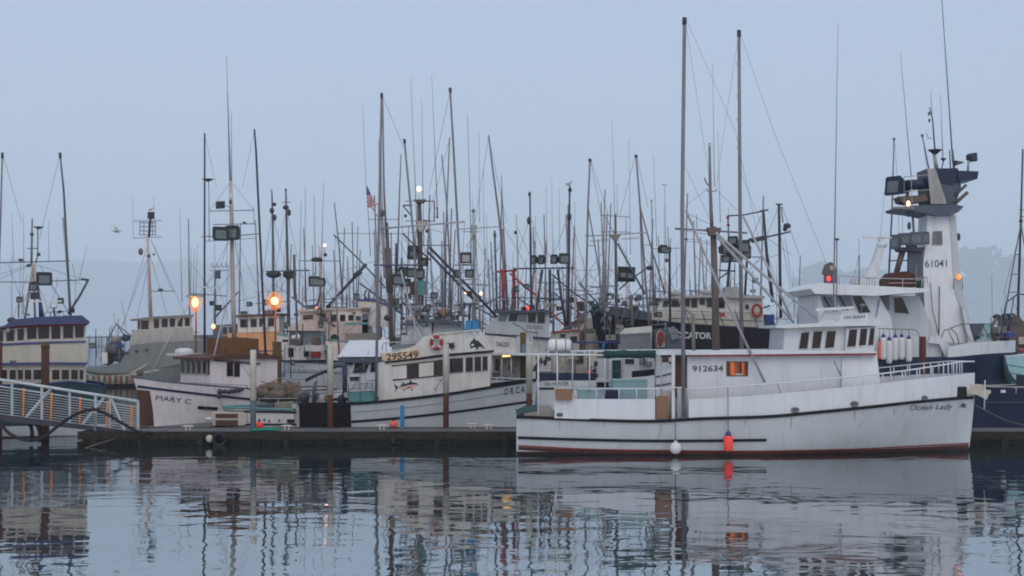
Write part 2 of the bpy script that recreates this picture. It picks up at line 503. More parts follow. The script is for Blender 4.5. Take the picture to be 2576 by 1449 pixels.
class Hull:
    """A boat's hull: half breadth is a closed form of length and height, so lettering and rails can lie on its skin."""
    def __init__(s, t, xs, xbw, xbd, B, Bw, trace, mats=('hullwhite', 'boot'), boot=0.15, bul=0.5, tm=0.45, ws=0.85, nb=2.6, nw=1.7, N=30, deck='steel', name='hull', build=True, label=None):
        s.t, s.xs, s.xbw, s.xbd, s.B, s.Bw, s.tm, s.ws, s.nb, s.nw = t, xs, xbw, xbd, B, Bw, tm, ws, nb, nw
        s.zb = 3.0
        s.sh = [(-1e9, 3.0), (1e9, 3.0)]
        for _ in range(4):
            out = []
            for p in trace:
                q = t.q(p[0], p[1], -B)
                for _ in range(6):
                    q = t.q(p[0], p[1], -s._hb(q.x, q.z, 1.0))
                out.append((q.x, q.z))
            out.sort()
            s.sh = out
            s.zb = max(0.3, s.sheer(xbd))
        if build:
            s.make(mats, boot, bul, N, deck, name, label)
    def sheer(s, x):
        return smooth_interp(s.sh, x)
    def xb(s, z):
        return s.xbw + (s.xbd - s.xbw) * min(1.15, max(0.0, z / s.zb)) ** 0.85
    def _hb(s, x, z, f):
        tt = min(1.0, max(0.0, (x - s.xs) / (s.xb(z) - s.xs)))
        b = s.Bw + (s.B - s.Bw) * f ** 0.7
        n = s.nw + (s.nb - s.nw) * f
        if tt < s.tm:
            return b * (1 - (1 - s.ws) * ((s.tm - tt) / s.tm) ** 2)
        return b * (1 - ((tt - s.tm) / (1 - s.tm)) ** n)
    def hb(s, x, z):
        return s._hb(x, z, min(1.0, max(0.0, z / max(0.2, s.sheer(x)))))
    def surf(s, px, py):
        q = s.t.q(px, py, -s.B)
        for _ in range(7):
            q = s.t.q(px, py, -s.hb(q.x, q.z))
        return q
    def make(s, mats, boot, bul, N, deck, name, label):
        cols = []
        rows = 8
        for i in range(N + 1):
            u = 1 - (1 - i / N) ** 1.5
            c = [(s.xs + u*(s.xb(0) - s.xs), -0.45, 0.8), (s.xs + u*(s.xb(0) - s.xs), 0.0, 1)]
            for k in range(rows + 1):
                x, z = s.xs + u*(s.xbd - s.xs), 1.0
                for _ in range(5):
                    z = boot + (s.sheer(x) - boot) * k / rows
                    x = s.xs + u*(s.xb(z) - s.xs)
                c.append((x, z, 1))
            cols.append(c)
        mb = MB()
        nr = rows + 3
        def at(i, k, sg):
            x, z, g = cols[i][k]
            return (x, sg * s.hb(x, max(0, z)) * g, z)
        for sg in (-1, 1):
            vs = [at(i, k, sg) for i in range(N + 1) for k in range(nr)]
            for k in range(nr - 1):
                fs = [[i*nr + k, (i+1)*nr + k, (i+1)*nr + k + 1, i*nr + k + 1] for i in range(N)]
                if k == 0:
                    o = len(mb.v)
                    mb.add(vs, [], 0)
                mb.f += [[a + o for a in f] for f in fs]
                mb.mi += [1 if k < 2 else 0] * N
                mb.sm += [True] * N
        vs = [at(0, k, sg) for k in range(nr) for sg in (-1, 1)]
        mb.add(vs, [[2*k, 2*k + 1, 2*k + 3, 2*k + 2] for k in range(nr - 1)], 0)
        h = mb.build(name, list(mats), s.t.o, label)
        vs = []
        for i in range(N + 1):
            x = cols[i][-1][0]
            z = s.sheer(x) - bul
            y = s.hb(x, z) * 0.985
            vs += [(x, -y, z), (x, y, z)]
        MB().add(vs, [[2*i, 2*i + 1, 2*i + 3, 2*i + 2] for i in range(N)]).build('deck', deck, s.t.o)
        return h
    def strip(s, name, pts, w, mat, off=0.05, both=True, label=None):
        """A rubbing strake or painted band that follows points seen on the near side."""
        tr = sorted((s.surf(*p).x, s.surf(*p).z) for p in pts)
        h = s.t.m(w, -s.B) / 2
        x0, x1 = tr[0][0], tr[-1][0]
        n = max(2, int((x1 - x0) / 0.25))
        mb = MB()
        for sg in ((-1, 1) if both else (-1,)):
            vs = []
            for i in range(n + 1):
                x = x0 + (x1 - x0) * i / n
                z = smooth_interp(tr, x)
                y0, y1 = s.hb(x, z - h), s.hb(x, z + h)
                vs += [(x, sg*(y0 + off), z - h), (x, sg*(y1 + off), z + h), (x, sg*(y1 - 0.03), z + h), (x, sg*(y0 - 0.03), z - h)]
            fs = [[4*i + k, 4*i + (k+1) % 4, 4*(i+1) + (k+1) % 4, 4*(i+1) + k] for i in range(n) for k in range(4)]
            fs += [[0, 1, 2, 3], [4*n, 4*n + 1, 4*n + 2, 4*n + 3]]
            mb.add(vs, fs)
        return mb.build(name, mat, s.t.o, label)
    def cap(s, mat, w=4, name='cap_rail', n=40):
        mb = MB()
        r = s.t.m(w) / 2
        pts = []
        for sg in (-1, 1):
            ps = []
            for i in range(n + 1):
                u = 1 - (1 - i / n) ** 1.5
                x, z = s.xs + u*(s.xbd - s.xs), 1
                for _ in range(4):
                    z = s.sheer(x)
                    x = s.xs + u*(s.xb(z) - s.xs)
                ps.append((x, sg * s._hb(x, z, 1.0), z))
            pts = pts + (ps if sg < 0 else ps[::-1])
        mb.tube(pts, r, 6, closed=True)
        return mb.build(name, mat, s.t.o)
# ================================================================ the setting
def qz(px, py, z=0.0):
    k = (CZ - z) * F / (py - HY)
    return Vector(((px - CX) / F * k, k, z))
m, t, p = newmat('water')
p.inputs['Base Color'].default_value = (0.014, 0.024, 0.028, 1)
p.inputs['Roughness'].default_value = 0.6
p.inputs['Specular IOR Level'].default_value = 0.0
gl = t.nodes.new('ShaderNodeBsdfGlossy')
gl.inputs['Roughness'].default_value = 0.03
gl.inputs['Color'].default_value = (0.95, 0.98, 1.0, 1)
fr = t.nodes.new('ShaderNodeFresnel')
fr.inputs['IOR'].default_value = 1.33
ml = t.nodes.new('ShaderNodeMath')
ml.operation = 'MULTIPLY_ADD'
ml.use_clamp = True
ml.inputs[1].default_value = 0.05
ml.inputs[2].default_value = 0.57
mx = t.nodes.new('ShaderNodeMixShader')
t.links.new(fr.outputs[0], ml.inputs[0])
t.links.new(ml.outputs[0], mx.inputs[0])
t.links.new(p.outputs[0], mx.inputs[1])
t.links.new(gl.outputs[0], mx.inputs[2])
t.links.new(mx.outputs[0], t.nodes['Material Output'].inputs['Surface'])
tc = t.nodes.new('ShaderNodeTexCoord')
def wave(sx, sy, scale, detail, dist, rot=0.0):
    mp = t.nodes.new('ShaderNodeMapping')
    mp.inputs['Scale'].default_value = (sx, sy, 1)
    mp.inputs['Rotation'].default_value = (0, 0, rot)
    n = t.nodes.new('ShaderNodeTexNoise')
    n.inputs['Scale'].default_value = scale
    n.inputs['Detail'].default_value = detail
    n.inputs['Roughness'].default_value = 0.5
    n.inputs['Distortion'].default_value = 0.4
    b = t.nodes.new('ShaderNodeBump')
    b.inputs['Strength'].default_value = 1
    b.inputs['Distance'].default_value = dist
    t.links.new(tc.outputs['Object'], mp.inputs[0])
    t.links.new(mp.outputs[0], n.inputs['Vector'])
    t.links.new(n.outputs[0], b.inputs['Height'])
    return b
w1 = wave(0.65, 1.0, 1.0, 2, 0.015, 0.10)
w2 = wave(0.4, 1.0, 0.4, 1, 0.02, -0.12)
t.links.new(w2.outputs[0], w1.inputs['Normal'])
t.links.new(w1.outputs[0], gl.inputs['Normal'])
t.links.new(w1.outputs[0], fr.inputs['Normal'])
props(MB().add([(-8000, -70, 0), (8000, -70, 0), (8000, 8000, 0), (-8000, 8000, 0)], [[0, 1, 2, 3]]).build('water', 'water'), None, kind='structure')
# the hillside across the bay
rid = [(-600, 640), (-300, 650), (0, 655), (300, 655), (475, 657), (700, 668), (950, 690), (1300, 715), (1700, 760), (2000, 800), (2200, 838), (3200, 842)]
mb = MB()
n = 420
vs = []
for i in range(n + 1):
    px = -600 + 3800 * i / n
    h = (HY - interp(rid, px)) / F * 7500
    x = (px - CX) / F
    for k, (Y, f) in enumerate([(6700, 0), (7000, 0.45), (7250, 0.8), (7500, 1.0), (7800, 0.9)]):
        j = 1.4 * (random.uniform(-5, 5) + 6 * math.sin(px / 61.0) * math.sin(px / 23.0)) * f
        vs.append((x * Y, Y, max(-1.0, CZ * 0 + (h + CZ) * f + j) - (0.9 if k == 0 else 0)))
mb.add(vs, [[i*5 + k, (i+1)*5 + k, (i+1)*5 + k + 1, i*5 + k + 1] for i in range(n) for k in range(4)], 0, True)
props(mb.build('hills', 'hill'), None, kind='structure')
# the wooded point on the right: one far mass of crowns
prof = [(1985, 770), (2010, 712), (2035, 670), (2060, 660), (2085, 668), (2110, 692), (2160, 680), (2190, 672), (2230, 690), (2300, 694), (2370, 668), (2400, 640), (2425, 618), (2447, 630), (2475, 621), (2500, 634), (2530, 642), (2576, 652), (2700, 655), (2800, 670)]
mb = MB()
rr = random.Random(3)
for i in range(2300):
    px = rr.uniform(1990, 2800)
    Y = rr.uniform(4900, 5150)
    top = (HY - interp(prof, px)) / F * 5000 + CZ
    edge = rr.random() < 0.5
    z = top * (1 - 0.16 * rr.random() ** 1.6) if edge else top * rr.random() * 0.9
    r = rr.uniform(4, 10) if edge else rr.uniform(15, 28)
    z = min(z, top - r * 0.6)
    o = len(mb.v)
    mb.ball(((px - CX) / F * 5000, Y, max(0.5, z)), (r, r, r * rr.uniform(0.7, 1.0)), 7, 5)
    for k in range(o, len(mb.v)):
        x, y, zz = mb.v[k]
        mb.v[k] = (x + rr.uniform(-2, 2), y + rr.uniform(-2, 2), zz + rr.uniform(-2.5, 2.5))
props(mb.build('wooded_point', 'leaf'), 'misty wooded point rising behind the white tower boat', 'woods', kind='stuff')
# the air over the harbour
mb = MB().box(-8200, -75, -1.6, 8200, 8200, 480)
m = bpy.data.materials.new('haze')
m.use_nodes = True
MT['haze'] = m
nt_ = m.node_tree
nt_.nodes.remove(nt_.nodes['Principled BSDF'])
pv = nt_.nodes.new('ShaderNodeVolumePrincipled')
pv.inputs['Color'].default_value = (0.88, 0.94, 1.0, 1)
pv.inputs['Density'].default_value = 0.0003
nt_.links.new(pv.outputs[0], nt_.nodes['Material Output'].inputs['Volume'])
props(mb.build('haze', 'haze'), 'pale grey fog hanging over the harbour', 'haze', kind='stuff')

# ---------------------------------------------------------------- dock
d = T('floating_dock', 'long low floating dock with mossy dark sides in front of the moored boats', 'dock', 195, 47.5)
xl, xr = 0.0, (2760 - 195) / F * 47.5
mb = MB()
for i in range(60):
    a, b = xl + (xr - xl) * i / 60, xl + (xr - xl) * (i + 1) / 60
    mb.box(a + 0.006, 0.10, 0.37, b - 0.006, 2.25, 0.45 + rr.uniform(-.004, .004))
mb.build('deck', 'dockdeck', d.o)
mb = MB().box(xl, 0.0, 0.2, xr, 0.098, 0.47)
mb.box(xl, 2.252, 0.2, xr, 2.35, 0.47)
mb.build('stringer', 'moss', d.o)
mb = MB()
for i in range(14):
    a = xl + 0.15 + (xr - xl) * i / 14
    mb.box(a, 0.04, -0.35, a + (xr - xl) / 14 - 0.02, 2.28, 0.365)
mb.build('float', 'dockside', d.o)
for i in range(17):
    a = xl + 0.6 + (xr - xl) * i / 17 + rr.uniform(-.7, .7)
    MB().box(a, -0.05, rr.uniform(-0.1, 0.05), a + rr.uniform(0.1, 0.22), -0.002, rr.uniform(0.3, 0.42)).build('rub_board', 'moss', d.o)
mb = MB()
for i in range(420):
    a = rr.uniform(xl, xr)
    mb.tube([(a, -0.004, rr.uniform(0.03, 0.16)), (a + rr.uniform(-.06, .06), -0.03, -0.03)], [rr.uniform(0.02, 0.07), 0.015], 5)
o = mb.build('weed', 'dockside', d.o)
o['kind'] = 'stuff'
fp = T('finger_pier', 'grey finger pier running back beside the pink lit white boat with brown bow', 'pier', 352, 49.95)
cs = [qz(352, 1075.5, 0.45), qz(532, 1061.5, 0.45), qz(590, 1062, 0.45), qz(520, 1075.5, 0.45)]
loc = fp.loc
MB().prism([c - loc for c in cs], [c - loc - Vector((0, 0, 0.3)) for c in cs]).build('deck', 'dockdeck', fp.o)
mid = sum(cs, Vector()) / 4
cc = [mid + (c - mid) * 0.93 for c in cs]
MB().prism([c - loc - Vector((0, 0, 0.31)) for c in cc], [c - loc - Vector((0, 0, 0.8)) for c in cc]).build('float', 'dockside', fp.o)

# ---------------------------------------------------------------- pilings
def pile(label, px, top, split, w, Y, upper, lower, cap=None):
    t = T('piling', label, 'piling', px, Y, group='mooring pilings of the dock')
    zt, zs = CZ + (HY - top) / F * Y, CZ + (HY - split) / F * Y
    r = t.m(w) / 2
    if upper:
        MB().lathe([(r*1.06, zs - 0.05), (r*1.06, zt - 0.06), (r*0.9, zt)], (0, 0, 0), 14).build('sleeve', upper, t.o)
    zz = zs if upper else zt - 0.02
    MB().lathe([(r*0.98, -1.0), (r, 0.4), (r*0.99, zz * 0.6), (r, zz - 0.002)], (0, 0, 0), 14).build('post', lower, t.o)
    if cap:
        MB().lathe([(r*1.08, zt - 0.14), (r*1.08, zt + 0.02), (r*0.4, zt + 0.10)], (0, 0, 0), 14).build('cap', cap, t.o)
pile('rust brown steel piling in front of the cream wheelhouse with blue roof', 114, 866, 0, 20, 49.6, None, 'rust', 'pilewood')
pile('rust brown piling cut off by the left edge of the photo', -1, 858, 0, 13, 50, None, 'rust')
pile('slim piling with stained white sleeve and dark foot right of the plywood screen', 637, 880, 1003, 15, 48.2, 'pilewhite', 'slate')
pile('thick olive brown piling under the bright orange street lamp', 697, 858, 0, 23, 58.5, None, 'pilewood')
pile('white sleeved piling standing before the black sheathed stern', 831, 866, 990, 15, 49.75, 'pilewhite', 'rust')
pile('white sleeved piling with rusty foot in front of the orca boat windows', 1122, 868, 985, 14.5, 49.95, 'pilewhite', 'rust')
pile('yellowed white sleeved piling beside the stern rail of the nearest boat', 1331, 860, 986, 15, 49.95, 'pilewhite', 'rust')
pile('short brown wooden piling below the number 521052', 1316, 835, 0, 15, 57, None, 'pilewood')
pile('small brown piling in front of the pale yellow cabin', 1464, 830, 0, 13, 64, None, 'pilewood')
pile('rust red piling right of the hanging white fenders', 2321, 845, 0, 17, 52, None, 'rust')
t = T('dock_post', 'bright blue square post standing on the dock before the white hull', 'post', 1012, 49.6, z=0.45)
MB().box(-0.075, -0.06, 0, 0.075, 0.06, 0.80).build('post', 'blue', t.o)
MB().box(-0.09, -0.075, 0.001, 0.09, 0.075, 0.05).build('base', 'steel', t.o)

# ---------------------------------------------------------------- things lying on the dock
def cleat(px, py, label):
    c = qz(px, py, 0.45)
    t = T('mooring_cleat', label, 'cleat', px, c.y, group='white mooring cleats along the dock', z=0.45)
    mb = MB()
    mb.tube([(-0.21, 0, 0.135), (-0.1, 0, 0.15), (0.1, 0, 0.15), (0.21, 0, 0.135)], [0.02, 0.032, 0.032, 0.02], 6)
    mb.build('horn', 'pilewhite', t.o)
    MB().box(-0.09, -0.04, 0, -0.045, 0.04, 0.125).build('leg', 'pilewhite', t.o)
    MB().box(0.045, -0.04, 0, 0.09, 0.04, 0.125).build('leg', 'pilewhite', t.o)
cleat(473, 1083, 'white dock cleat nearest the gangway, left of the green rope')
cleat(722, 1082, 'white dock cleat just right of the green rope heap')
cleat(961, 1081, 'white dock cleat left of the blue post')
cleat(1189, 1077, 'white dock cleat right of the rusty footed piling')
cleat(1230, 1080, 'white dock cleat closest to the nearest boat stern')
def buoy_round(px, py, r, label, mat, Y=None):
    c = qz(px, py, 0.45)
    t = T('mooring_buoy', label, 'buoy', px, c.y, group='red buoys on the dock', z=0.45)
    MB().ball((0, 0, r), r, 14, 10).build('body', mat, t.o)
    MB().lathe([(r*0.45, r*1.8), (r*0.3, r*2.2), (r*0.12, r*2.6)], (0, 0, 0), 10).build('neck', 'rubber', t.o)
buoy_round(652, 1080, 0.14, 'orange red round buoy lying beside the green rope heap', 'buoyorange')
buoy_round(990, 1077.5, 0.14, 'faded red round buoy lying left of the blue post', 'buoyred')
c = qz(668, 1084, 0.45)
t = T('rope_heap', 'green rope heaped in a flat coil on the dock', 'rope', 668, c.y, z=0.45)
pts = []
for i in range(150):
    a = i * 0.42
    rr_ = 0.14 + 0.2 * (0.5 + 0.5 * math.sin(i * 0.37))
    pts.append((math.cos(a) * rr_ * 1.5, math.sin(a) * rr_ * 0.8, 0.02 + 0.06 * (i / 150) + 0.015 * math.sin(i * 1.7)))
MB().tube(pts, 0.022, 5).build('coil', 'greenrope', t.o)
t = T('dock_float', 'small yellow float hanging on the dark dock side', 'float', 527, 47.36)
MB().ball((0, 0, 0.24), (0.12, 0.1, 0.13)).build('body', 'cream', t.o)
MB().tube([(0, 0, 0.36), (0.02, 0.1, 0.48)], 0.012, 5).build('line', 'rubber', t.o)
t = T('tyre_fender', 'black tyre hung on the dock side beside the yellow float', 'tyre', 552, 47.36)
MB().tube([(0.2*math.cos(a*math.pi/9), 0, 0.2 + 0.2*math.sin(a*math.pi/9)) for a in range(18)], 0.075, 8, closed=True).build('ring', 'rubber', t.o)
MB().tube([(0, 0, 0.4), (0, 0.12, 0.5)], 0.012, 5).build('line', 'net', t.o)

# ---------------------------------------------------------------- gangway
g = T('gangway', 'sloping aluminium truss gangway leading down to the left end of the dock', 'gangway', 350, 47.9)
def gtop(px):
    return 955 + 55 * px / 350
def gbot(px):
    return 1046 + 44 * px / 350
for ly, nm in ((-0.15, 'near'), (1.0, 'far')):
    g.pole('top_rail', [(-140, gtop(-140)), (348, gtop(348))], ly, 7.5, 'alu')
    g.prism('bottom_chord', [(-140, gbot(-140) - 4), (350, gbot(350) - 3), (350, gbot(350) + 5), (310, gbot(310) + 6), (-140, gbot(-140) + 16)], ly - 0.05, ly + 0.05, 'poledark')
    g.pole('mid_rail', [(-140, gtop(-140) + 17), (348, gtop(348) + 15)], ly, 3, 'alu')
    for px in (-110, -40, 30, 105, 175, 240, 276, 347):
        g.pole('upright', [(px, gtop(px)), (px, gbot(px))], ly, 6.5 if px != 276 else 5, 'alu', n=4)
    for a, b in ((-65, -110), (127, 65), (262, 207), (280, 312)):
        g.pole('brace', [(a, gtop(a) + 4), (b, gbot(b) - 3)], ly, 7, 'alu', n=4)
mb = MB()
for k in range(11):
    f = 0.2 + 0.74 * k / 10
    a, b = g.q(-140, gtop(-140) + (gbot(-140) - gtop(-140)) * f, 0.98), g.q(345, gtop(345) + (gbot(345) - gtop(345)) * f, 0.98)
    mb.tube([a, b], 0.014, 4)
mb.build('mesh_panel', 'alu', g.o)
a, b = [g.q(px, gbot(px) + 4, -0.12) for px in (-140, 350)]
c_, d_ = [Vector((v.x, 0.96, v.z)) for v in (b, a)]
MB().prism([a, b, c_, d_], [v - Vector((0, 0, 0.06)) for v in (a, b, c_, d_)]).build('tread_plate', 'poledark', g.o)
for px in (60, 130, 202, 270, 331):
    g.pole('lamplit_baluster', [(px, gtop(px) + 12), (px - 2, gbot(px) - 4)], 0.9, 5.5, 'orangelit', 4, n=4)  # balusters coloured orange to stand in for lamplight on them
g.pole('stay_post', [(239, 1040), (239, 1118)], -0.22, 6, 'steel')
h = T('supply_hose', 'black hose arching over the foot of the gangway onto the dock', 'hose', 235, 47.3)
hp = [(-60, 1020), (0, 1066), (22, 1089), (58, 1106), (95, 1105), (120, 1092), (160, 1061), (200, 1038), (235, 1030), (262, 1038), (310, 1066), (345, 1085), (372, 1089), (395, 1089, 0.6), (420, 1086.5, 0.8)]
pts = [h.P(q, 0) for q in hp]
fine = []
for i in range(len(pts) - 1):
    p0, p1, p2, p3 = pts[max(i-1, 0)], pts[i], pts[i+1], pts[min(i+2, len(pts)-1)]
    for k in range(5):
        u = k / 5
        fine.append(0.5 * ((2*p1) + (p2 - p0)*u + (2*p0 - 5*p1 + 4*p2 - p3)*u*u + (3*p1 - p0 - 3*p2 + p3)*u**3))
fine.append(pts[-1])
MB().tube(fine, 0.055, 8).build('hose', 'rubber', h.o)
h = T('hose_loop', 'pair of short black hose loops hanging under the gangway', 'hose', 90, 48.1)
MB().tube([h.q(66, 1062), h.q(78, 1072), h.q(81, 1090), h.q(78, 1112)], 0.07, 8).build('hose', 'rubber', h.o)
MB().tube([h.q(84, 1060), h.q(97, 1072), h.q(102, 1090), h.q(100, 1112)], 0.085, 8).build('hose', 'rubber', h.o)
t = T('mooring_rope', 'taut mooring rope dipping into the water at the dock corner', 'rope', 260, 46.9)
MB().tube([t.q(312, 1098, 0.9), t.q(262, 1111, 0.3), t.q(214, 1127.5, -0.5)], 0.018, 5).build('rope', 'net', t.o)

# ---------------------------------------------------------------- quay lamps
def lamp(label, px, py, foot, w, r, style):
    t = T('street_lamp', label, 'street lamp', px, 96, group='orange lamps along the quay')
    c = t.q(px, py)
    base = t.q(px + 2, foot)
    MB().tube([Vector((base.x, 0, -0.5)), Vector((base.x, 0, c.z - 0.3))], [0.09, 0.055], 8).build('post', 'rust', t.o)
    rm = t.m(r)
    if style:
        f = MB().lathe([(rm*0.55, -rm*1.5), (rm*1.1, -rm*0.1), (rm*0.95, rm*0.6), (rm*0.25, rm*0.88)], c, 12).build('halo_globe', 'lamphalo', t.o)
        MB().ball(c, (rm*0.5, rm*0.5, rm*0.75)).build('bulb', 'lampbulb', f)
        MB().lathe([(rm*1.5, rm*0.9), (rm*1.3, rm*1.15), (rm*0.3, rm*1.5)], c, 12).build('lamp_hood', 'steel', t.o)
    else:
        f = MB().ball(c, rm*1.75, 14, 10).build('halo_globe', 'lamphalo', t.o)
        MB().ball(c, rm*0.72, 12, 8).build('bulb', 'lampbulb', f)
        MB().lathe([(rm*0.4, rm*1.7), (rm*0.3, rm*1.85), (rm*0.1, rm*1.95)], c, 10).build('lamp_cap', 'steel', t.o)
    l = bpy.data.lights.new('lamp_light', 'POINT')
    l.energy = 420
    l.color = (1.0, 0.40, 0.09)
    l.shadow_soft_size = 0.35
    lo = bpy.data.objects.new('lamp_light', l)
    COL.objects.link(lo)
    lo.parent = t.o
    lo.location = c + Vector((0, -0.6, 0))
lamp('orange quay lamp with flared hood beside the dark navy pole', 491, 761, 840, 4, 16, True)
lamp('round orange quay lamp glowing above the olive brown piling', 691, 757, 860, 4, 13, False)
# ================================================================ the nearest boat, lying in front of the dock, bow to the right
b = T('fishing_boat', 'long white fishing boat numbered 912634 lying in front of the dock, bow right', 'fishing boat', 1300, 45.4)
Bx = lambda px: b.q(px, HY, 0)[0]
GU = [(1298, 1048.5), (1340, 1050), (1463, 1055.5), (1638, 1060), (1763, 1053.5), (1932, 1048), (2057, 1037), (2182, 1024.6), (2307, 1011), (2407, 1002), (2453, 999)]
H = Hull(b, Bx(1299), Bx(2437), Bx(2452), 2.05, 1.72, GU, ('hullwhite', 'bootdark'), boot=0.10, bul=0.06, tm=0.5, ws=0.9, nb=3.9, nw=1.3, N=44, deck='steel')
H.strip('guard_rail', [(1299, 1048.5), (1340, 1050)] + GU[2:-1] + [(2449, 999.5)], 8, 'black', 0.05)
H.strip('rubbing_strake', [(1303, 1101), (1463, 1106), (1608, 1109), (1760, 1109), (1928, 1107)], 7, 'black', 0.04)
H.strip('boot_stripe', [(1304, 1121), (1480, 1130), (1688, 1133.5), (1860, 1135), (2038, 1133), (2180, 1129), (2288, 1123), (2437, 1115)], 3.4, 'redline', 0.012)
H.strip('boot_band', [(1304, 1128), (1480, 1136), (1688, 1139), (1860, 1140), (2038, 1138.5), (2180, 1135), (2288, 1130), (2437, 1122)], 9, 'boot', 0.008)
b.text('Ocean Lady', 2288, 1036, 2397, 1033, 17, 0, 'lettergrey', 'name_lettering', 0.35, 0.004, H)
b.shape('star_emblem', [(2413, 1015), (2418, 1019), (2423, 1013), (2427, 1018), (2432, 1014), (2429, 1020), (2431, 1027), (2425, 1023), (2421, 1028), (2420, 1022), (2414, 1025), (2417, 1019)], 0, 'lettergrey', hull=H)
# forward bulwark: a skin of its own above the guard, following the deck edge
def bulwark(h, name, top, mat, thick=0.05):
    pts = [h.surf(*p) for p in top]
    tr = sorted((p.x, p.z) for p in pts)
    x0, x1 = tr[0][0], min(tr[-1][0], h.xbd - 0.02)
    n = 40
    mb = MB()
    for sg in (-1, 1):
        vs = []
        for i in range(n + 1):
            x = x0 + (x1 - x0) * (1 - (1 - i / n) ** 1.4)
            zb_, zt = h.sheer(x) - 0.02, smooth_interp(tr, x)
            y = h._hb(x, h.zb, 1.0)
            y = max(y, 0.03)
            fl = 0.10 * max(0, (x - x0) / (x1 - x0)) ** 2
            vs += [(x, sg*(y - 0.002), zb_), (x, sg*(y + fl*0.4), zt), (x, sg*max(0.0, y - thick), zt), (x, sg*max(0.0, y - thick), zb_)]
        fs = [[4*i + k, 4*i + (k+1) % 4, 4*(i+1) + (k+1) % 4, 4*(i+1) + k] for i in range(n) for k in range(4)]
        fs += [[0, 1, 2, 3], [4*n, 4*n+1, 4*n+2, 4*n+3]]
        mb.add(vs, fs, 0, False)
    o = mb.build(name, mat, h.t.o)
    return tr, x0, x1
tr, bx0, bx1 = bulwark(H, 'bow_bulwark', [(1733, 1005), (1793, 1002), (1885, 996), (2018, 985), (2116, 975), (2218, 964), (2330, 951), (2453, 938)], 'white')
mb = MB()
rt = sorted((lambda q: (q.x, q.z))(b.q(px, py, -1.9)) for px, py in [(1725, 980), (1932, 966), (2060, 955), (2212, 941), (2330, 927), (2452, 912)])
for sg in (-1, 1):
    ps = []
    for i in range(31):
        x = rt[0][0] + (bx1 - rt[0][0]) * (1 - (1 - i/30)**1.4)
        ps.append((x, sg * max(0.02, H._hb(x, H.zb, 1.0) - 0.05), smooth_interp(rt, x)))
    mb.tube(ps, 0.024 if sg < 0 else 0.02, 6)
    for px in (1748, 1793, 1885, 2018, 2067, 2116, 2166, 2216, 2238, 2268, 2276, 2308, 2316, 2349, 2354, 2387, 2402, 2420, 2430, 2440, 2448):
        x = b.q(px, 950, -1.6).x
        if x > bx1 - 0.01:
            continue
        y = sg * max(0.02, H._hb(x, H.zb, 1.0) - 0.05)
        mb.tube([(x, y, smooth_interp(tr, x) - 0.03), (x, y, smooth_interp(rt, x))], 0.019 if px > 2200 else 0.013, 5)
mb.build('bow_railing', 'white', b.o)
for px, py, r in ((2000, 1031, 8), (2149, 1016, 8), (2325, 1001, 6.5)):
    c = H.surf(px, py + (0 if py > 1020 else 0))
    mb = MB()
    mb.tube([(c.x + b.m(r)*1.1*math.cos(k*math.pi/7), c.y - 0.03, c.z + b.m(r)*0.65*math.sin(k*math.pi/7)) for k in range(14)], 0.022, 6, closed=True)
    f = mb.build('fairlead', 'steel', b.o)
    MB().prism([(c.x + b.m(r)*1.0*math.cos(k*math.pi/7), c.y - 0.03, c.z + b.m(r)*0.55*math.sin(k*math.pi/7)) for k in range(14)], [(c.x + b.m(r)*1.0*math.cos(k*math.pi/7), c.y - 0.01, c.z + b.m(r)*0.55*math.sin(k*math.pi/7)) for k in range(14)]).build('fairlead_hole', 'slate', f)
for px, py, ln in ((1408, 1060, 22), (1520, 1064, 14), (1662, 1065, 26), (1760, 1060, 18), (1990, 1050, 30), (2150, 1036, 24), (2326, 1018, 20), (2250, 1028, 14), (1875, 1056, 16)):
    b.shape('rust_run', [(px - 1.6, py), (px + 1.6, py), (px + 0.7, py + ln), (px - 0.3, py + ln)], 0, 'ruststain', 0.006, H)
# deckhouse and its fore part
dh = b.prism('deckhouse', [(1729, 897), (2117, 893), (2117, 1010), (1729, 1052)], -1.45, 1.45, 'white')
b.prism('deckhouse_front', [(2118, 893, -1.46), (2206, 891, -1.46), (2214, 960, -1.72), (2214, 1000, -1.72), (2118, 1005, -1.72)], 0, 1.62, 'white')
b.prism('boat_deck', [(1648, 884), (1740, 883), (1975, 880), (2206, 884), (2206, 888.5), (1740, 893), (1648, 893)], -1.66, 1.66, 'white')
b.prism('red_trim', [(1738, 893.2), (2115, 890), (2205, 888.6), (2205, 892.4), (2115, 894.4), (1738, 897.4)], -1.67, 1.67, 'redline')
b.text('912634', 1741.5, 935.5, 1819.5, 934.5, 15.5, -1.45, 'lettergrey', 'number_lettering', 0, 0.025)
b.win([(1830, 911, 1879, 944)], -1.45, 2.2, 'brown', 'litcabin')
lw = [o for o in b.o.children if o.name.startswith('window')][-1]
for x0, x1, m_ in ((1830, 1836, 'brown'), (1848, 1852, 'carton'), (1859, 1866, 'brown'), (1874, 1879, 'brown')):
    b.prism('curtain', [(x0, 911), (x1, 911), (x1 + 1, 943), (x0 - 0, 943)], -1.474, -1.466, m_, lw)
b.prism('paper', [(1850, 939), (1868, 940), (1868, 944), (1850, 944)], -1.476, -1.467, 'cream', lw)
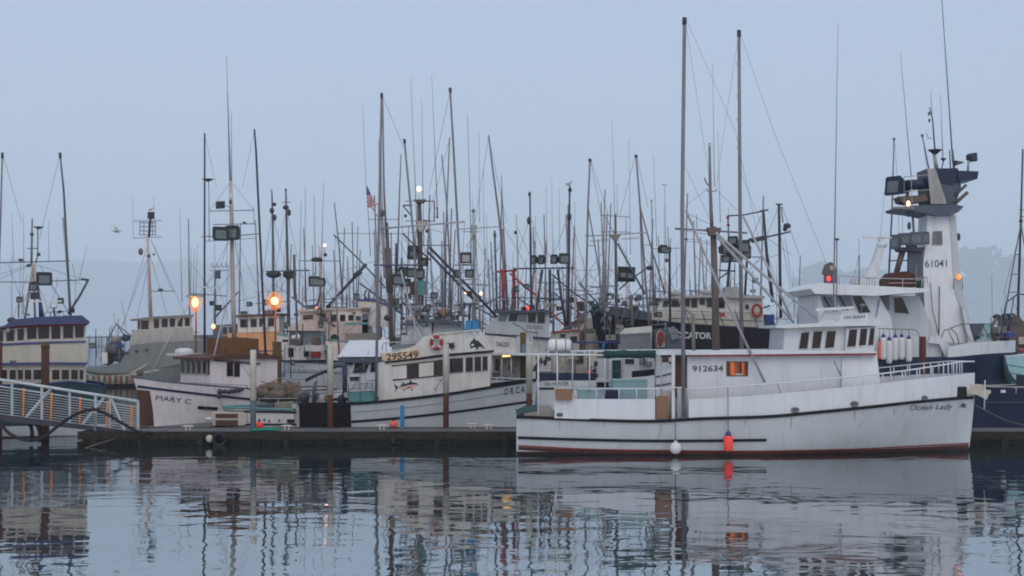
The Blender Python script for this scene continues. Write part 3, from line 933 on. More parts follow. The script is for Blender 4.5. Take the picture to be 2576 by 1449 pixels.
# wheelhouse
b.prism('wheelhouse', [(1974, 829), (2129, 826), (2126, 888), (1970, 888)], -1.25, 1.25, 'white')
b.prism('wheelhouse_front', [(2129.5, 826), (2203, 823), (2199, 887), (2126.5, 888)], -1.42, 1.42, 'white')
b.prism('wheelhouse_roof', [(1952, 818), (2060, 813), (2217, 806.5), (2217, 812), (2203, 819), (2060, 822), (1974, 826), (1952, 824)], -1.55, 1.55, 'white')
b.prism('roof_eave', [(1976, 826.5), (2060, 822.5), (2203, 819.5), (2203, 823), (2130, 827), (1976, 829.5)], -1.30, 1.30, 'oldwhite')
O = lambda a: [(1932 + x / 4, 739.6 + y / 4) for x, y in a]
b.win([O([(335, 390), (415, 382), (395, 550), (308, 553)]), O([(458, 378), (546, 373), (523, 545), (437, 547)]), O([(592, 375), (683, 371), (660, 540), (572, 544)])], -1.25, 1.3, 'oldwhite', 'glassred')
b.win([O([(818, 358), (898, 353), (880, 528), (794, 533)]), O([(930, 350), (1000, 346), (982, 514), (912, 522)]), O([(1028, 345), (1072, 342), (1058, 512), (1006, 518)])], -1.42, 1.3, 'oldwhite', 'glassred')
# radar, aerials and sign on the wheelhouse roof
b.prism('radar_pedestal', [(2076, 785), (2112, 783), (2122, 803), (2066, 806)], -0.35, 0.25, 'white')
b.prism('radar_bar', [(2053, 776), (2149, 770), (2149, 776.5), (2053, 783)], -0.5, -0.3, 'dome')
b.prism('name_board', [(2113, 793), (2183, 789), (2183, 804.5), (2113, 808)], -0.9, -0.86, 'white')
b.text('OCEAN', 2122, 803, 2176, 800, 8, -0.9, 'lettergrey', 'name_lettering', 0, 0.02)
b.pole('horn_bracket', [(2165, 790), (2168, 775), (2176, 768)], -0.6, 2.5, 'steel')
b.blob('horn', 2170, 768, 8, 4, -0.6, 'steel')
# masts, outriggers, booms
b.pole('outrigger', [(1722, 48), (1716, 530), (1720, 1050)], -1.95, 9, 'pole', 10.5)
b.pole('outrigger', [(1859, 80), (1861.5, 520), (1866, 880)], 1.5, 8.5, 'pole', 11)
b.pole('outrigger_tip', [(1722, 44), (1721.5, 62)], -1.95, 11, 'poledark')
b.pole('outrigger_tip', [(1859, 76), (1859, 92)], 1.5, 11, 'poledark')
b.pole('mast', [(1785, 368), (1786.5, 470), (1791, 585)], 0, 6, 'pole', 10)
b.pole('mast_foot', [(1794, 570), (1799, 740), (1801, 886)], 0, 15, 'mastbrown', 20, n=10)
b.pole('crossarm', [(1698, 575), (1880, 586)], 0.1, 5, 'pole')
b.prism('mast_collar', [(1780, 572), (1815, 573), (1810, 592), (1786, 592)], -0.2, 0.2, 'mastbrown')
b.pole('boom', [(1725, 528, -1.8), (1815, 735, -1.7), (1924, 962, -1.7)], 0, 6, 'polelight')
b.pole('boom', [(1800, 585), (1932, 700), (2057, 803)], -0.6, 7, 'polelight')
b.pole('boom', [(1805, 597), (1932, 739), (1997, 812)], -0.2, 7, 'polelight')
b.pole('boom', [(1870, 545, 1.2), (1932, 672, 0.8), (1990, 800, 0.6)], 0, 6, 'polelight')
b.pole('mast_cap', [(1785, 360), (1785, 376)], 0, 5, 'poledark')
b.pole('mast_fork', [(1776, 474), (1779, 480), (1790, 482), (1800, 481), (1803, 477)], 0, 2.5, 'steel')
b.pole('whip_base', [(1772, 447), (1776, 459), (1785, 468)], 0, 3, 'poledark')
b.blob('mast_light', 1784, 366, 4, 3, 0, 'dome')
b.pole('fish_stand', [(1752, 540), (1752.5, 573)], 0, 2, 'steel')
for py, s in ((120, 1), (200, -1), (260, 1), (330, -1)):
    b.blob('insulator', 1720.5 + 4 * s, py, 2.5, 4, -1.95, 'dome', seg=6, rings=5)
    b.blob('insulator', 1859 - 5, py + 40, 2.5, 4, 1.5, 'dome', seg=6, rings=5)
b.wires([(1724, 50, 1770, 355), (1770, 355, 1790, 480), (1727, 50, 1850, 330), (1850, 330, 1912, 620), (1858, 84, 1800, 480), (1778, 476, 1722, 520), (1803, 478, 1855, 530), (1862, 84, 1950, 340), (1950, 340, 2090, 690), (1720, 413, 1790, 560), (1863, 432, 1925, 590), (1790, 482, 1790, 575)], 0, 0.8)
b.wires([(1724, 600, 1790, 610), (1724, 606, 1790, 615), (1698, 577, 1785, 590), (1724, 535, 1784, 563)], 0, 1.2)
b.blob('block', 1726, 602, 4, 3, -0.4, 'poledark')
b.whips([(1793, 160, 1797, 470), (1806, 330, 1812, 560)], 0.2)
b.whips([(2108, 60, 2099, 640)], 0.3, 'pole', 1.0, 3.5)
b.pole('whip_base', [(2099, 640), (2098, 690), (2097, 800)], 0.3, 4, 'pole')
b.pole('lamp_standard', [(2105, 602), (2105, 700), (2104, 806)], 0.5, 3.2, 'steel')
b.blob('lamp_head', 2105, 602, 7, 3, 0.5, 'poledark')
b.pole('davit', [(1706, 750), (1724, 778), (1743, 792), (1745, 886)], -0.6, 9, 'tan', n=8)
# cockpit
b.prism('cockpit_side', [(1395, 991), (1440, 1004), (1648, 1004), (1648, 1058), (1463, 1054), (1395, 1052)], -2.0, -1.94, 'white')
b.prism('cockpit_side', [(1395, 991), (1440, 1004), (1648, 1004), (1648, 1058), (1463, 1054), (1395, 1052)], 1.94, 2.0, 'white')
b.rail([(1395, 977), (1648, 978), (1722, 974)], [(1396, 977, 1396, 992), (1446, 977, 1446, 1004), (1500, 977.4, 1500, 1004), (1557, 977.6, 1557, 1004), (1601, 977.8, 1601, 1004), (1646, 978, 1646, 1004)], -1.97, 3.4, 'white')
b.prism('stern_bulwark', [(1318, 1040), (1352, 1035), (1394, 1035), (1394, 1052), (1318, 1050)], -1.88, 1.88, 'tan')
b.prism('stern_cover', [(1300, 1046), (1320, 1036), (1356, 1032), (1356, 1038), (1302, 1048)], -1.8, 1.8, 'greentarp')
b.prism('door_post', [(1690, 893), (1698, 893), (1698, 1055), (1690, 1055)], -1.9, -1.8, 'white')
b.prism('doorway', [(1699, 893), (1728, 897), (1728, 1000), (1699, 1000)], -1.30, -1.2, 'brown')
b.prism('door_head', [(1664, 890), (1716, 890), (1716, 899), (1664, 899)], -1.5, -1.4, 'brown')
b.prism('ladder_board', [(1704, 976), (1727, 976), (1727, 1053), (1704, 1053)], -1.6, -1.55, 'oldwhite')
b.rail([(1288, 891), (1523, 893.5)], [(1354, 892, 1354, 1046), (1402, 892, 1402, 985)], -1.9, 5, 'white', 'canopy_frame')
b.rail([(1435, 883), (1720, 880)], [(1483, 884, 1483, 985), (1522, 884, 1522, 990), (1663, 882, 1663, 990)], -1.2, 4, 'white', 'canopy_frame')
b.rail([(1372, 886), (1720, 883)], [(1648, 884, 1648, 1004), (1440, 886, 1440, 990)], 1.4, 4, 'white', 'canopy_frame')
for px in (1400, 1470, 1500, 1545, 1580):
    b.pole('canopy_rib', [(px, 888.5, -1.9), (px, 884, -1.2), (px, 884, 1.4)], 0, 3, 'white')
b.pole('cleat', [(1742, 1050), (1746, 1046), (1752, 1046), (1756, 1050)], -2.0, 4, 'black')
b.pole('hawse_fitting', [(1401, 1043), (1415, 1043)], -2.02, 8, 'slate')
b.prism('bow_pocket', [(2407, 973), (2432, 973), (2434, 1001), (2407, 1002)], -0.75, -0.2, 'black')
b.prism('anchor_roller', [(2422, 973), (2440, 966), (2478, 968), (2480, 985), (2450, 988), (2424, 985)], -0.28, 0.28, 'cream')
an = b.prism('anchor', [(2428, 988), (2460, 994), (2482, 1006), (2488, 992), (2494, 982), (2470, 978), (2440, 982)], -0.36, -0.32, 'cream')
b.pole('anchor_shank', [(2424, 981), (2492, 988)], -0.3, 6, 'cream', parent=an)
b.pole('anchor_stock', [(2478, 956), (2476, 1030)], -0.35, 3, 'oldwhite', parent=an)
b.pole('boarding_line', [(1956, 965), (1964, 990), (1988, 1026)], -2.02, 1.4, 'poledark')
b.pole('boarding_line', [(2098, 908), (2115, 945)], -1.68, 2.2, 'poledark')

# things aboard and hung over the side of the nearest boat
def fender(label, cat, px, py, rx, ry, mat, capmat, Y, line_to, group=None, capdy=0.0, shape='cyl'):
    t = T('fender' if shape == 'cyl' else 'mooring_buoy', label, cat, px, Y, group=group)
    c = t.q(px, py)
    a, h_ = t.m(rx), t.m(ry)
    if shape == 'cyl':
        MB().lathe([(a*0.35, -h_), (a*0.85, -h_*0.92), (a, -h_*0.75), (a, h_*0.7), (a*0.85, h_*0.9), (a*0.4, h_)], c, 14).build('body', mat, t.o)
        MB().lathe([(a*0.7, h_*0.93), (a*0.55, h_ + a*0.5), (a*0.2, h_ + a*0.9)], c, 10).build('cap', capmat, t.o)
    else:
        MB().ball(c, (a, a, h_), 16, 12).build('body', mat, t.o)
        MB().lathe([(a*0.4, h_*0.9), (a*0.3, h_*1.12), (a*0.12, h_*1.3)], c, 10).build('cap', capmat, t.o)
    e = t.q(*line_to)
    MB().tube([Vector((c.x, c.y, c.z + h_)), Vector((e.x, c.y + 0.0, e.z))], 0.012, 5).build('line', 'poledark', t.o)
fender('round white buoy hanging at the waterline of the nearest boat', 'buoy', 1699.5, 1127, 15, 15, 'dome', 'pilewhite', 43.18, (1698, 1050), shape='ball')
fender('bright orange fender hanging at the waterline of the nearest boat', 'fender', 1832, 1115, 12, 20, 'buoyorange', 'bluebox', 43.18, (1831, 975))
t = T('life_raft', 'white life raft canister strapped on the stern canopy frame', 'life raft', 1408, 44.6)
c0 = t.q(1408, 870)
L = t.m(60)
prof = [(0.02, -L/2), (0.14, -L*0.49), (0.205, -L*0.43), (0.215, -L*0.3), (0.215, L*0.3), (0.205, L*0.43), (0.14, L*0.49), (0.02, L/2)]
mb = MB()
mb.lathe(prof, (0, 0, 0), 16)
mb.v = [(c0.x + v[2], c0.y + v[1], c0.z + v[0]) for v in mb.v]
mb.build('canister', 'dome', t.o)
for dx in (-0.12, 0.18):
    MB().tube([(c0.x + dx, 0.222*math.cos(k*math.pi/8), c0.z + 0.222*math.sin(k*math.pi/8)) for k in range(16)], 0.012, 5, closed=True).build('strap', 'black', t.o)
MB().box(c0.x - L*0.42, -0.2, c0.z - 0.27, c0.x + L*0.42, 0.2, c0.z - 0.17).build('cradle', 'steel', t.o)
t = T('rolled_tarp', 'dark green tarp rolled up on the canopy frame', 'tarp', 1584, 43.55)
mb = MB()
mb.tube([t.q(1519 + k*13, 891 + math.sin(k*1.3)*0.8) for k in range(11)], [0.12 + 0.012*math.sin(k*2.1) for k in range(11)], 10)
mb.build('roll', 'greentarp', t.o)
for px in (1545, 1590, 1630):
    t.pole('tie', [(px, 879.5, -0.14), (px, 902, -0.14)], -0.14, 2, 'poledark')
def crate(name, label, cat, x0, yt, x1, yb, Y, dep, mat, lip=True, group=None, skew=0):
    t = T(name, label, cat, (x0 + x1) / 2, Y, group=group)
    t.prism('body', [(x0 + skew, yt), (x1 + skew, yt), (x1, yb), (x0, yb)], 0, dep, mat)
    if lip:
        t.prism('rim', [(x0 + skew - 1.5, yt - 1), (x1 + skew + 1.5, yt - 1), (x1 + skew + 1.5, yt + 3), (x0 + skew - 1.5, yt + 3)], -0.02, dep + 0.02, mat)
    return t
crate('fish_tote', 'large pale teal fish tote standing in the stern cockpit', 'fish tote', 1543, 956, 1628, 1020, 44.6, 1.0, 'teal')
crate('fish_tote', 'low teal fish tote behind the cockpit rail, right of the brown carton', 'fish tote', 1456, 981, 1512, 1022, 44.3, 0.8, 'teal')
crate('storage_bag', 'dark blue bag sagging against the cockpit rail', 'bag', 1522, 982, 1556, 1022, 44.2, 0.5, 'navy', False, skew=3)
crate('carton', 'brown carton hung on the cockpit rail at the stern', 'carton', 1398, 979, 1440, 1007, 43.25, 0.3, 'carton', False)
t = crate('carton', 'brown carton standing beside the pinkish sack near the house door', 'carton', 1650, 1000, 1681, 1053, 43.45, 0.4, 'carton', False)
t.pbox('flap', 1650, 997, 1681, 1000, 0.05, 0.09, 'carton')
t = T('sack', 'tall pinkish grey sack standing behind the brown carton', 'sack', 1678, 43.95)
c = t.q(1678, 1052)
MB().lathe([(0.24, 0.0), (0.27, 0.2), (0.26, 0.55), (0.22, 0.75), (0.13, 0.84)], c, 12).build('body', 'bag', t.o)
# ================================================================ the white boat with the orca paintings, bow to the right
b = T('fishing_boat', 'white fishing boat numbered 295549 with orca and tuna paintings, bow right', 'fishing boat', 950, 52.6)
Bx = lambda px: b.q(px, HY, 0)[0]
SH = [(750, 1016), (884, 1015), (953, 1011), (1114, 993), (1230, 975), (1288, 965.5), (1330, 959), (1351, 955)]
H = Hull(b, Bx(752), Bx(1332), Bx(1353), 1.95, 1.6, SH, ('hullwhite', 'bootdark'), boot=0.12, bul=0.3, tm=0.5, ws=0.85, nb=2.8, N=40, deck='steel')
H.strip('rub_rail', SH[:-1] + [(1349, 956)], 7, 'black', 0.05)
H.strip('lower_stripe', [(884, 1061), (1000, 1052), (1114, 1040), (1230, 1025), (1288, 1016.5), (1340, 1009)], 6, 'black', 0.025)
H.strip('seam', [(890, 1037), (1000, 1028), (1114, 1014), (1230, 997), (1280, 989)], 1.4, 'steel', 0.012)
H.strip('stern_sheathing', [(753, 1047), (820, 1047), (883, 1047)], 62, 'black', 0.03, both=False)
b.text('O', 1269, 994.5, 1279, 993, 17, 0, 'orcablack', 'name_lettering', 0, 0.02, H)
b.text('R', 1284, 992.5, 1293, 991, 17, 0, 'orcablack', 'name_lettering', 0, 0.02, H)
b.text('C', 1297, 990.5, 1307, 989, 17, 0, 'orcablack', 'name_lettering', 0, 0.02, H)
b.text('A', 1310, 988.5, 1321, 987, 17, 0, 'orcablack', 'name_lettering', 0, 0.02, H)
hw = -1.5
b.prism('deckhouse', [(950, 913), (1059, 903), (1130, 894), (1236, 886), (1232, 972), (1114, 993), (953, 1013)], hw, 1.4, 'oldwhite')
b.prism('roof_trim', [(968, 909.5), (1059, 899.5), (1114, 892), (1240, 882), (1240, 886.5), (1114, 897), (1059, 904.5), (968, 914)], hw - 0.07, 1.47, 'black')
fb = b.prism('flybridge', [(970, 909), (954, 892), (954, 889), (1002, 883), (1026, 876), (1045, 868), (1056, 857), (1068, 847), (1090, 841), (1206, 830), (1238, 881), (1114, 891), (1059, 898.5)], hw + 0.05, 1.3, 'oldwhite')
b.prism('number_board', [(962, 890), (1002, 886), (1056, 878), (1058, 900), (972, 909.5), (960, 905)], hw + 0.02, hw + 0.045, 'boardlamplit')  # peach colour carries the warm lamplight on the number panel
b.text('295549', 972, 908, 1052, 900.5, 18, hw + 0.02, 'brown', 'number_lettering', 0, 0.02)
b.text('ORCA', 1172, 848, 1205, 845, 15, hw + 0.05, 'lightblue', 'name_lettering', 0.2, 0.0)
b.prism('flybridge_cap', [(1088, 839), (1207, 828), (1208, 831), (1090, 842.5)], hw, 1.35, 'oldwhite')
b.shape('orca_painting', [(1181, 868), (1184, 860), (1190, 855), (1193, 848), (1196, 855), (1204, 858), (1212, 866), (1221, 878), (1211, 873), (1205, 872), (1200, 880), (1196, 873), (1189, 874), (1185, 878), (1183, 873)], hw + 0.05, 'orcablack')
b.shape('orca_belly', [(1184, 868), (1190, 864), (1193, 868), (1188, 871)], hw + 0.04, 'white')
for k, (dx, dy) in enumerate(((-10, -6), (-11, 2), (-8, 8), (9, -7), (11, 1), (9, 9), (2, 12))):
    b.pole('crab_leg', [(1135, 871), (1135 + dx * 0.6, 871 + dy - 3), (1135 + dx, 871 + dy)], hw + 0.045, 2.2, 'orcablack', n=4)
b.shape('crab_painting', [(1127, 872), (1129, 865), (1135, 862), (1142, 865), (1144, 872), (1139, 877), (1132, 877)], hw + 0.05, 'orcablack')
tu = b.shape('tuna_painting', [(1002, 975), (1011, 970), (1020, 966), (1030, 963), (1042, 964), (1050, 966), (1054, 968), (1047, 974), (1036, 979), (1022, 980), (1011, 978)], hw, 'tunabelly')
b.shape('tuna_back', [(1002, 974), (1011, 968), (1014, 960), (1018, 966), (1030, 962), (1032, 955), (1037, 962), (1046, 963), (1054, 967), (1044, 967), (1030, 968), (1014, 972)], hw - 0.008, 'orcablack')
b.shape('tuna_tail', [(991, 965), (996, 969), (1003, 974.5), (998, 979), (994, 990), (995, 976)], hw, 'orcablack')
b.shape('tuna_fin', [(1020, 976), (1034, 972), (1035, 974), (1022, 977)], hw - 0.008, 'orcablack')
b.shape('tuna_fin', [(1014, 979), (1017, 985), (1019, 980)], hw, 'orcablack')
b.shape('tuna_fin', [(1034, 979), (1036, 984), (1039, 978)], hw, 'orcablack')
b.pole('squid_painting', [(1114, 952), (1104, 962), (1100, 975), (1091, 978), (1101, 982)], hw - 0.003, 1.6, 'lettergrey', n=4)
b.pole('squid_painting', [(1096, 957), (1106, 954), (1112, 963), (1116, 966)], hw - 0.003, 1.2, 'lettergrey', n=4)
b.win([[(1025, 919), (1053, 915), (1053, 948), (1025, 951)], [(1092, 911), (1113, 908), (1113, 942), (1092, 945)]], hw, 1.2, 'brown', 'glassred')
b.win([[(987, 922), (1022, 919), (1022, 951), (987, 953)], [(1055, 915), (1090, 911), (1090, 945), (1055, 948)]], hw, 0.8, 'oldwhite', 'oldwhite', name='sliding_panel')
b.pole('window_track', [(986, 921), (1114, 906)], hw - 0.02, 3.5, 'brown', n=4)
b.pole('window_track', [(988, 956), (1114, 944)], hw - 0.02, 3.5, 'brown', n=4)
b.win([[(1132, 903), (1164, 900.5), (1164, 935), (1132, 937.5)], [(1172, 900), (1189, 899), (1189, 933), (1172, 935)], [(1194.5, 899), (1209.5, 898), (1209.5, 932), (1194.5, 933)], [(1214.5, 898), (1226, 897), (1226, 930.5), (1214.5, 931.5)]], hw, 1.3, 'steel', 'glass')
b.rail([(961, 880), (963, 866), (970, 862), (1049, 859)], [(970, 862, 972, 900)], hw + 0.4, 3, 'polelight', 'roof_rail')
b.prism('roof_hatch', [(985, 868), (1042, 864), (1048, 872), (985, 880)], -0.5, 0.6, 'steel')
b.prism('stern_screen', [(878, 988), (939, 982), (944, 1010), (877, 1016)], hw - 0.1, hw + 0.0, 'tealtrim')
b.rail([(790, 990), (940, 984)], [(800, 990, 800, 1016), (876, 986, 876, 1016)], hw - 0.2, 2.2, 'slate')
b.pole('gallows_post', [(866, 918), (868, 960), (865, 1015)], hw + 0.2, 13, 'navy', 11)
b.pole('gallows_post', [(795, 960), (788, 985), (790, 1015)], hw + 0.5, 9, 'slate')
b.pole('gurdy_arm', [(769, 957), (795, 944), (824, 932), (850, 919), (870, 917)], hw + 0.5, 9, 'navy')
b.blob('gurdy', 852, 918, 17, 7, hw + 0.4, 'slate')
b.blob('winch', 765, 1000, 13, 14, hw + 0.6, 'poledark')
b.blob('winch', 860, 1004, 12, 12, hw + 0.7, 'poledark')
b.pbox('deck_bin', 778, 1002, 822, 1018, -0.9, -0.2, 'shippale')
# rig
b.pole('outrigger', [(960, 236), (955, 480), (950, 700), (946, 1016)], -1.75, 5.5, 'pole', 7.5)
b.pole('outrigger', [(1132, 222), (1141, 377), (1160, 740), (1166, 830)], 1.0, 5, 'pole', 7)
b.pole('outrigger_tip', [(960, 234), (960, 246)], -1.75, 7, 'poledark')
b.pole('outrigger_tip', [(1132, 221), (1133, 233)], 1.0, 8, 'poledark')
b.pole('mast', [(973, 560), (976, 640), (983, 740), (987, 872)], 0, 7, 'mastbrown', 15, n=10)
b.pole('mast_sleeve', [(974, 624), (981, 735)], -0.02, 17, 'mastbrown', 18, n=10)
b.pole('topmast', [(956, 350), (957, 470), (960, 540), (969, 700)], -0.1, 8, 'polelight', 9)
b.pole('topmast', [(962, 240), (966, 480), (972, 600)], 0.1, 4, 'pole', 6)
b.pole('crossarm', [(956, 575), (1169, 558)], -0.2, 4.5, 'polelight')
b.pole('crossarm', [(940, 667), (1056, 667)], -0.2, 4.5, 'slate')
b.pole('spreader', [(925, 552), (1006, 552)], -0.3, 1.8, 'pole')
b.pole('spreader', [(849, 587), (1014, 588)], -0.3, 1.6, 'pole')
b.pole('bracket', [(942, 514), (955, 513), (963, 535)], -0.2, 4, 'mastcream')
b.pole('bracket', [(934, 520), (950, 545), (962, 552)], -0.2, 3.5, 'mastcream')
b.blob('masthead_box', 961, 536, 7, 9, -0.2, 'mastbrown')
b.pole('flag_whip', [(912, 262), (921, 465), (928, 560), (932, 645)], -0.3, 0.9, 'pole', 2)
b.pole('boom', [(1014, 587), (1045, 620), (1083, 655)], 0.1, 4, 'poledark')
b.pole('boom', [(1000, 700), (1010, 740), (1065, 845), (1112, 960), (1065, 1000)][:3], -0.6, 4, 'polelight')
b.pole('boom', [(1008, 680), (1050, 845), (1066, 995)], -1.35, 4, 'polelight')
b.wires([(961, 238, 1015, 370), (1133, 224, 1080, 480), (946, 745, 975, 870), (990, 745, 1040, 860), (1005, 740, 1120, 835), (960, 560, 930, 760), (972, 600, 1010, 800), (960, 575, 946, 700), (1169, 560, 1155, 800), (985, 740, 1112, 940), (876, 940, 960, 895), (877, 950, 1000, 1010), (935, 925, 952, 912)], -0.4, 1.0)
b.wires([(1015, 600, 1050, 640), (1035, 740, 1090, 838), (1060, 740, 1160, 832), (1000, 740, 1075, 848)], 0.4, 1.2)
b.whips([(1033, 195, 1050, 600), (1086, 190, 1101, 550)], 0.2, w=0.9, w1=2.6)
b.pole('whip_base', [(1100, 522), (1100, 548)], 0.2, 4, 'mastbrown')
b.flood(1000, 705, 30, 26, -0.5, 0.3)
b.flood(1010, 690, 24, 20, -0.4, -0.3)
b.prism('radar_bar', [(1015, 763), (1060, 764), (1060, 769), (1015, 768)], -0.5, -0.3, 'slate')
b.blob('radar_dome', 1049, 773, 17, 9, 0.3, 'shippale')
b.blob('compass_dome', 975, 800, 10, 8, -0.8, 'poledark')
b.pole('exhaust', [(1099, 845), (1099, 838)], -1.2, 4, 'poledark')
# things aboard
def ring(label, px, py, rx, ry, w, Y, mat='red', tilt=0.0, patches=True):
    t = T('life_ring', label, 'life ring', px, Y)
    c = t.q(px, py)
    a, h_ = t.m(rx), t.m(ry)
    pt = lambda k: c + Vector((a*math.cos(k), tilt*a*math.cos(k), h_*math.sin(k)))
    MB().tube([pt(2*math.pi*i/24) for i in range(24)], t.m(w)/2, 9, closed=True).build('ring', mat, t.o)
    if patches:
        for q in range(4):
            k = math.pi/4 + q*math.pi/2
            MB().tube([pt(k + d) for d in (-0.2, -0.07, 0.07, 0.2)], t.m(w)/2*1.08, 9).build('band', 'flagwhite', t.o)
    MB().tube([pt(2*math.pi*i/24)*1.0 + (pt(2*math.pi*i/24) - c)*0.32 for i in range(24)], 0.012, 4, closed=True).build('grab_line', 'pilewhite', t.o)
ring('red and white life ring on the curved flybridge side beside the crab painting', 1098, 862, 13, 15, 9, 50.98)
t = T('storage_bin', 'pair of blue padded bins on the flybridge roof of the orca boat', 'storage bin', 1187, 52.2)
for x0, x1 in ((1169, 1185), (1187, 1203)):
    t.prism('bin', [(x0 + 3, 809), (x1 + 1, 808), (x1, 829), (x0, 831)], -0.25, 0.25, 'blue')
t.prism('lid', [(1171, 806.5), (1205, 805.5), (1205, 809), (1171, 810)], -0.27, 0.27, 'blue')
# the flag
t = T('flag', 'small worn striped flag with a blue canton drooping from a tall whip pole', 'flag', 925, 52.2)
n, m_ = 13, 12
vs, mi, fs = [], [], []
for i in range(m_ + 1):
    for j in range(n + 1):
        u, v = i / m_, j / n
        x = (921 + 3*u) * (1 - v) + (923 + 24*u) * v
        y = (470 + 54*u) * (1 - v) + (467 + 50*u) * v
        q = t.q(x, y)
        vs.append((q.x, 0.06 * math.sin(u*7 + v*2), q.z))
for i in range(m_):
    for j in range(n):
        fs.append([i*(n+1) + j, (i+1)*(n+1) + j, (i+1)*(n+1) + j + 1, i*(n+1) + j + 1])
        mi.append(2 if i < 5 else (1 if int((i + 0.35*j) * 1.0) % 2 == 0 else 0))
mb = MB()
mb.v, mb.f, mb.mi, mb.sm = vs, fs, mi, [True]*len(fs)
mb.build('cloth', ['flagwhite', 'flagred', 'flagblue'], t.o)
mb = MB()
for i, j, k in [(a, c_, 0) for a in range(4) for c_ in range(4)]:
    q = t.q(922.2 + i*1.0 + j*1.0, 474 + j*3.6 + i*0.5)
    mb.add([(q.x + dx*0.012, -0.09, q.z + dz*0.012) for dx, dz in ((0, 1), (0.3, 0.3), (1, 0), (0.3, -0.3), (0, -1), (-0.3, -0.3), (-1, 0), (-0.3, 0.3))], [list(range(8))])
mb.build('canton_star', 'flagwhite', t.o)

# ================================================================ the white boat tinted pink by lamplight, with the brown bow, bow to the left and towards us
yaw = R(40)
b = T('fishing_boat', 'pink lit white wooden boat named MARY C with a brown bow guard, bow left', 'fishing boat', 338, 52.3, yaw)
H = Hull(b, 9.2, 0.75, -0.05, 1.75, 1.45, [(334, 949), (362, 952), (400, 957.5), (450, 963), (520, 969), (620, 977), (690, 984)], ('pinklitwhite', 'bootdark'), boot=0.1, bul=0.35, tm=0.5, ws=0.75, nb=2.4, N=36, deck='steel')
H.cap('slate', 4)
H.strip('guard_stripe', [(345, 972), (400, 979), (450, 985), (520, 993), (627, 1004), (690, 1010)], 6, 'navy', 0.03)
b.shape('bow_guard', [(342, 980), (376, 983), (381, 1010), (385, 1040), (387, 1072), (353, 1072), (349, 1040), (345, 1005)], 0, 'brown', 0.02, H)
b.text('MARY C', 391, 1006, 481, 1017, 12.5, 0, 'navy', 'name_lettering', 0.12, 0.0, H)
H.strip('fender_board', [(497, 1025), (520, 1026.5), (546, 1028)], 8, 'black', 0.05, both=False)
fx, sy = 2.45, -1.22
fq = lambda px, py: b.qx(px, py, fx)
def fpr(name, pts, x1, mat, d=0.0):
    a = [b.qx(px, py, fx + d) for px, py in pts]
    return MB().prism(a, [Vector((x1, p.y, p.z)) for p in a]).build(name, mat, b.o)
a = [b.qx(412, 960, fx), b.qx(533, 972, fx)]
ya, yb = 1.15, -1.25
z0 = 1.2
zt = b.qx(470, 902, fx).z
MB().box(fx, yb, z0, fx + 2.9, ya, zt).build('deckhouse', 'pinklitwhite', b.o)
# rounded brow of the roof
prof = [(fx - 0.25, zt - 0.02), (fx - 0.25, zt + 0.05), (fx + 0.6, zt + 0.17), (fx + 2.0, zt + 0.2), (fx + 3.05, zt + 0.1), (fx + 3.05, zt)]
MB().prism([Vector((x, yb - 0.15, z)) for x, z in prof], [Vector((x, ya + 0.15, z)) for x, z in prof]).build('roof', 'brown', b.o)
zw0, zw1 = b.qx(470, 938, fx).z, b.qx(470, 906, fx).z
MB().box(fx - 0.015, yb + 0.02, zw0 - 0.04, fx + 0.01, ya - 0.02, zw1 + 0.05).build('window_band', 'brown', b.o)
n = 5
for k in range(n):
    y0 = ya - 0.10 - (ya - yb - 0.2) * k / n
    y1 = y0 - (ya - yb - 0.2) / n + 0.10
    f = MB()
    for (p, q) in (((y0 + 0.035, zw0), (y0, zw1)), ((y1, zw0), (y1 - 0.035, zw1)), ((y0, zw1), (y1, zw1 + 0.03)), ((y0, zw0 - 0.03), (y1, zw0))):
        f.prism([(fx - 0.04, p[0], p[1]), (fx - 0.04, q[0], p[1]), (fx - 0.04, q[0], q[1]), (fx - 0.04, p[0], q[1])], [(fx - 0.016, p[0], p[1]), (fx - 0.016, q[0], p[1]), (fx - 0.016, q[0], q[1]), (fx - 0.016, p[0], q[1])])
    f = f.build('window', 'cream', b.o)
    MB().prism([(fx - 0.03, y0, zw0), (fx - 0.03, y1, zw0), (fx - 0.03, y1, zw1), (fx - 0.03, y0, zw1)], [(fx - 0.02, y0, zw0), (fx - 0.02, y1, zw0), (fx - 0.02, y1, zw1), (fx - 0.02, y0, zw1)]).build('pane', 'glassred', f)
b.win([(571, 913, 585, 945), (589, 914, 602, 946)], yb, 1.2, 'brown', 'glass')
b.prism('side_trim', [(540, 904), (655, 913), (655, 917), (540, 908)], yb - 0.06, yb - 0.005, 'brown')
b.prism('after_house', [(604, 908), (660, 914), (660, 990), (604, 985)], yb + 0.12, 1.0, 'hullwhite')
cc = b.qx(463, 882, fx + 0.5)
MB().lathe([(0.34, -0.14), (0.36, -0.04), (0.33, 0.04), (0.2, 0.09), (0.02, 0.10)], cc, 14).build('roof_dome', 'dome', b.o)
MB().box(cc.x - 0.5, cc.y - 0.5, zt + 0.1, cc.x + 0.5, cc.y + 0.5, zt + 0.19).build('dome_base', 'pinklitwhite', b.o)
# plywood screen standing on the roof
b.prism('plywood_screen', [(557, 850), (602, 848.5), (651, 852), (651, 905), (557, 904)], -0.35, -0.29, 'plywood')
b.prism('plywood_screen', [(557, 850), (560, 850), (560, 904), (557, 904)], -0.28, 0.9, 'plywood')
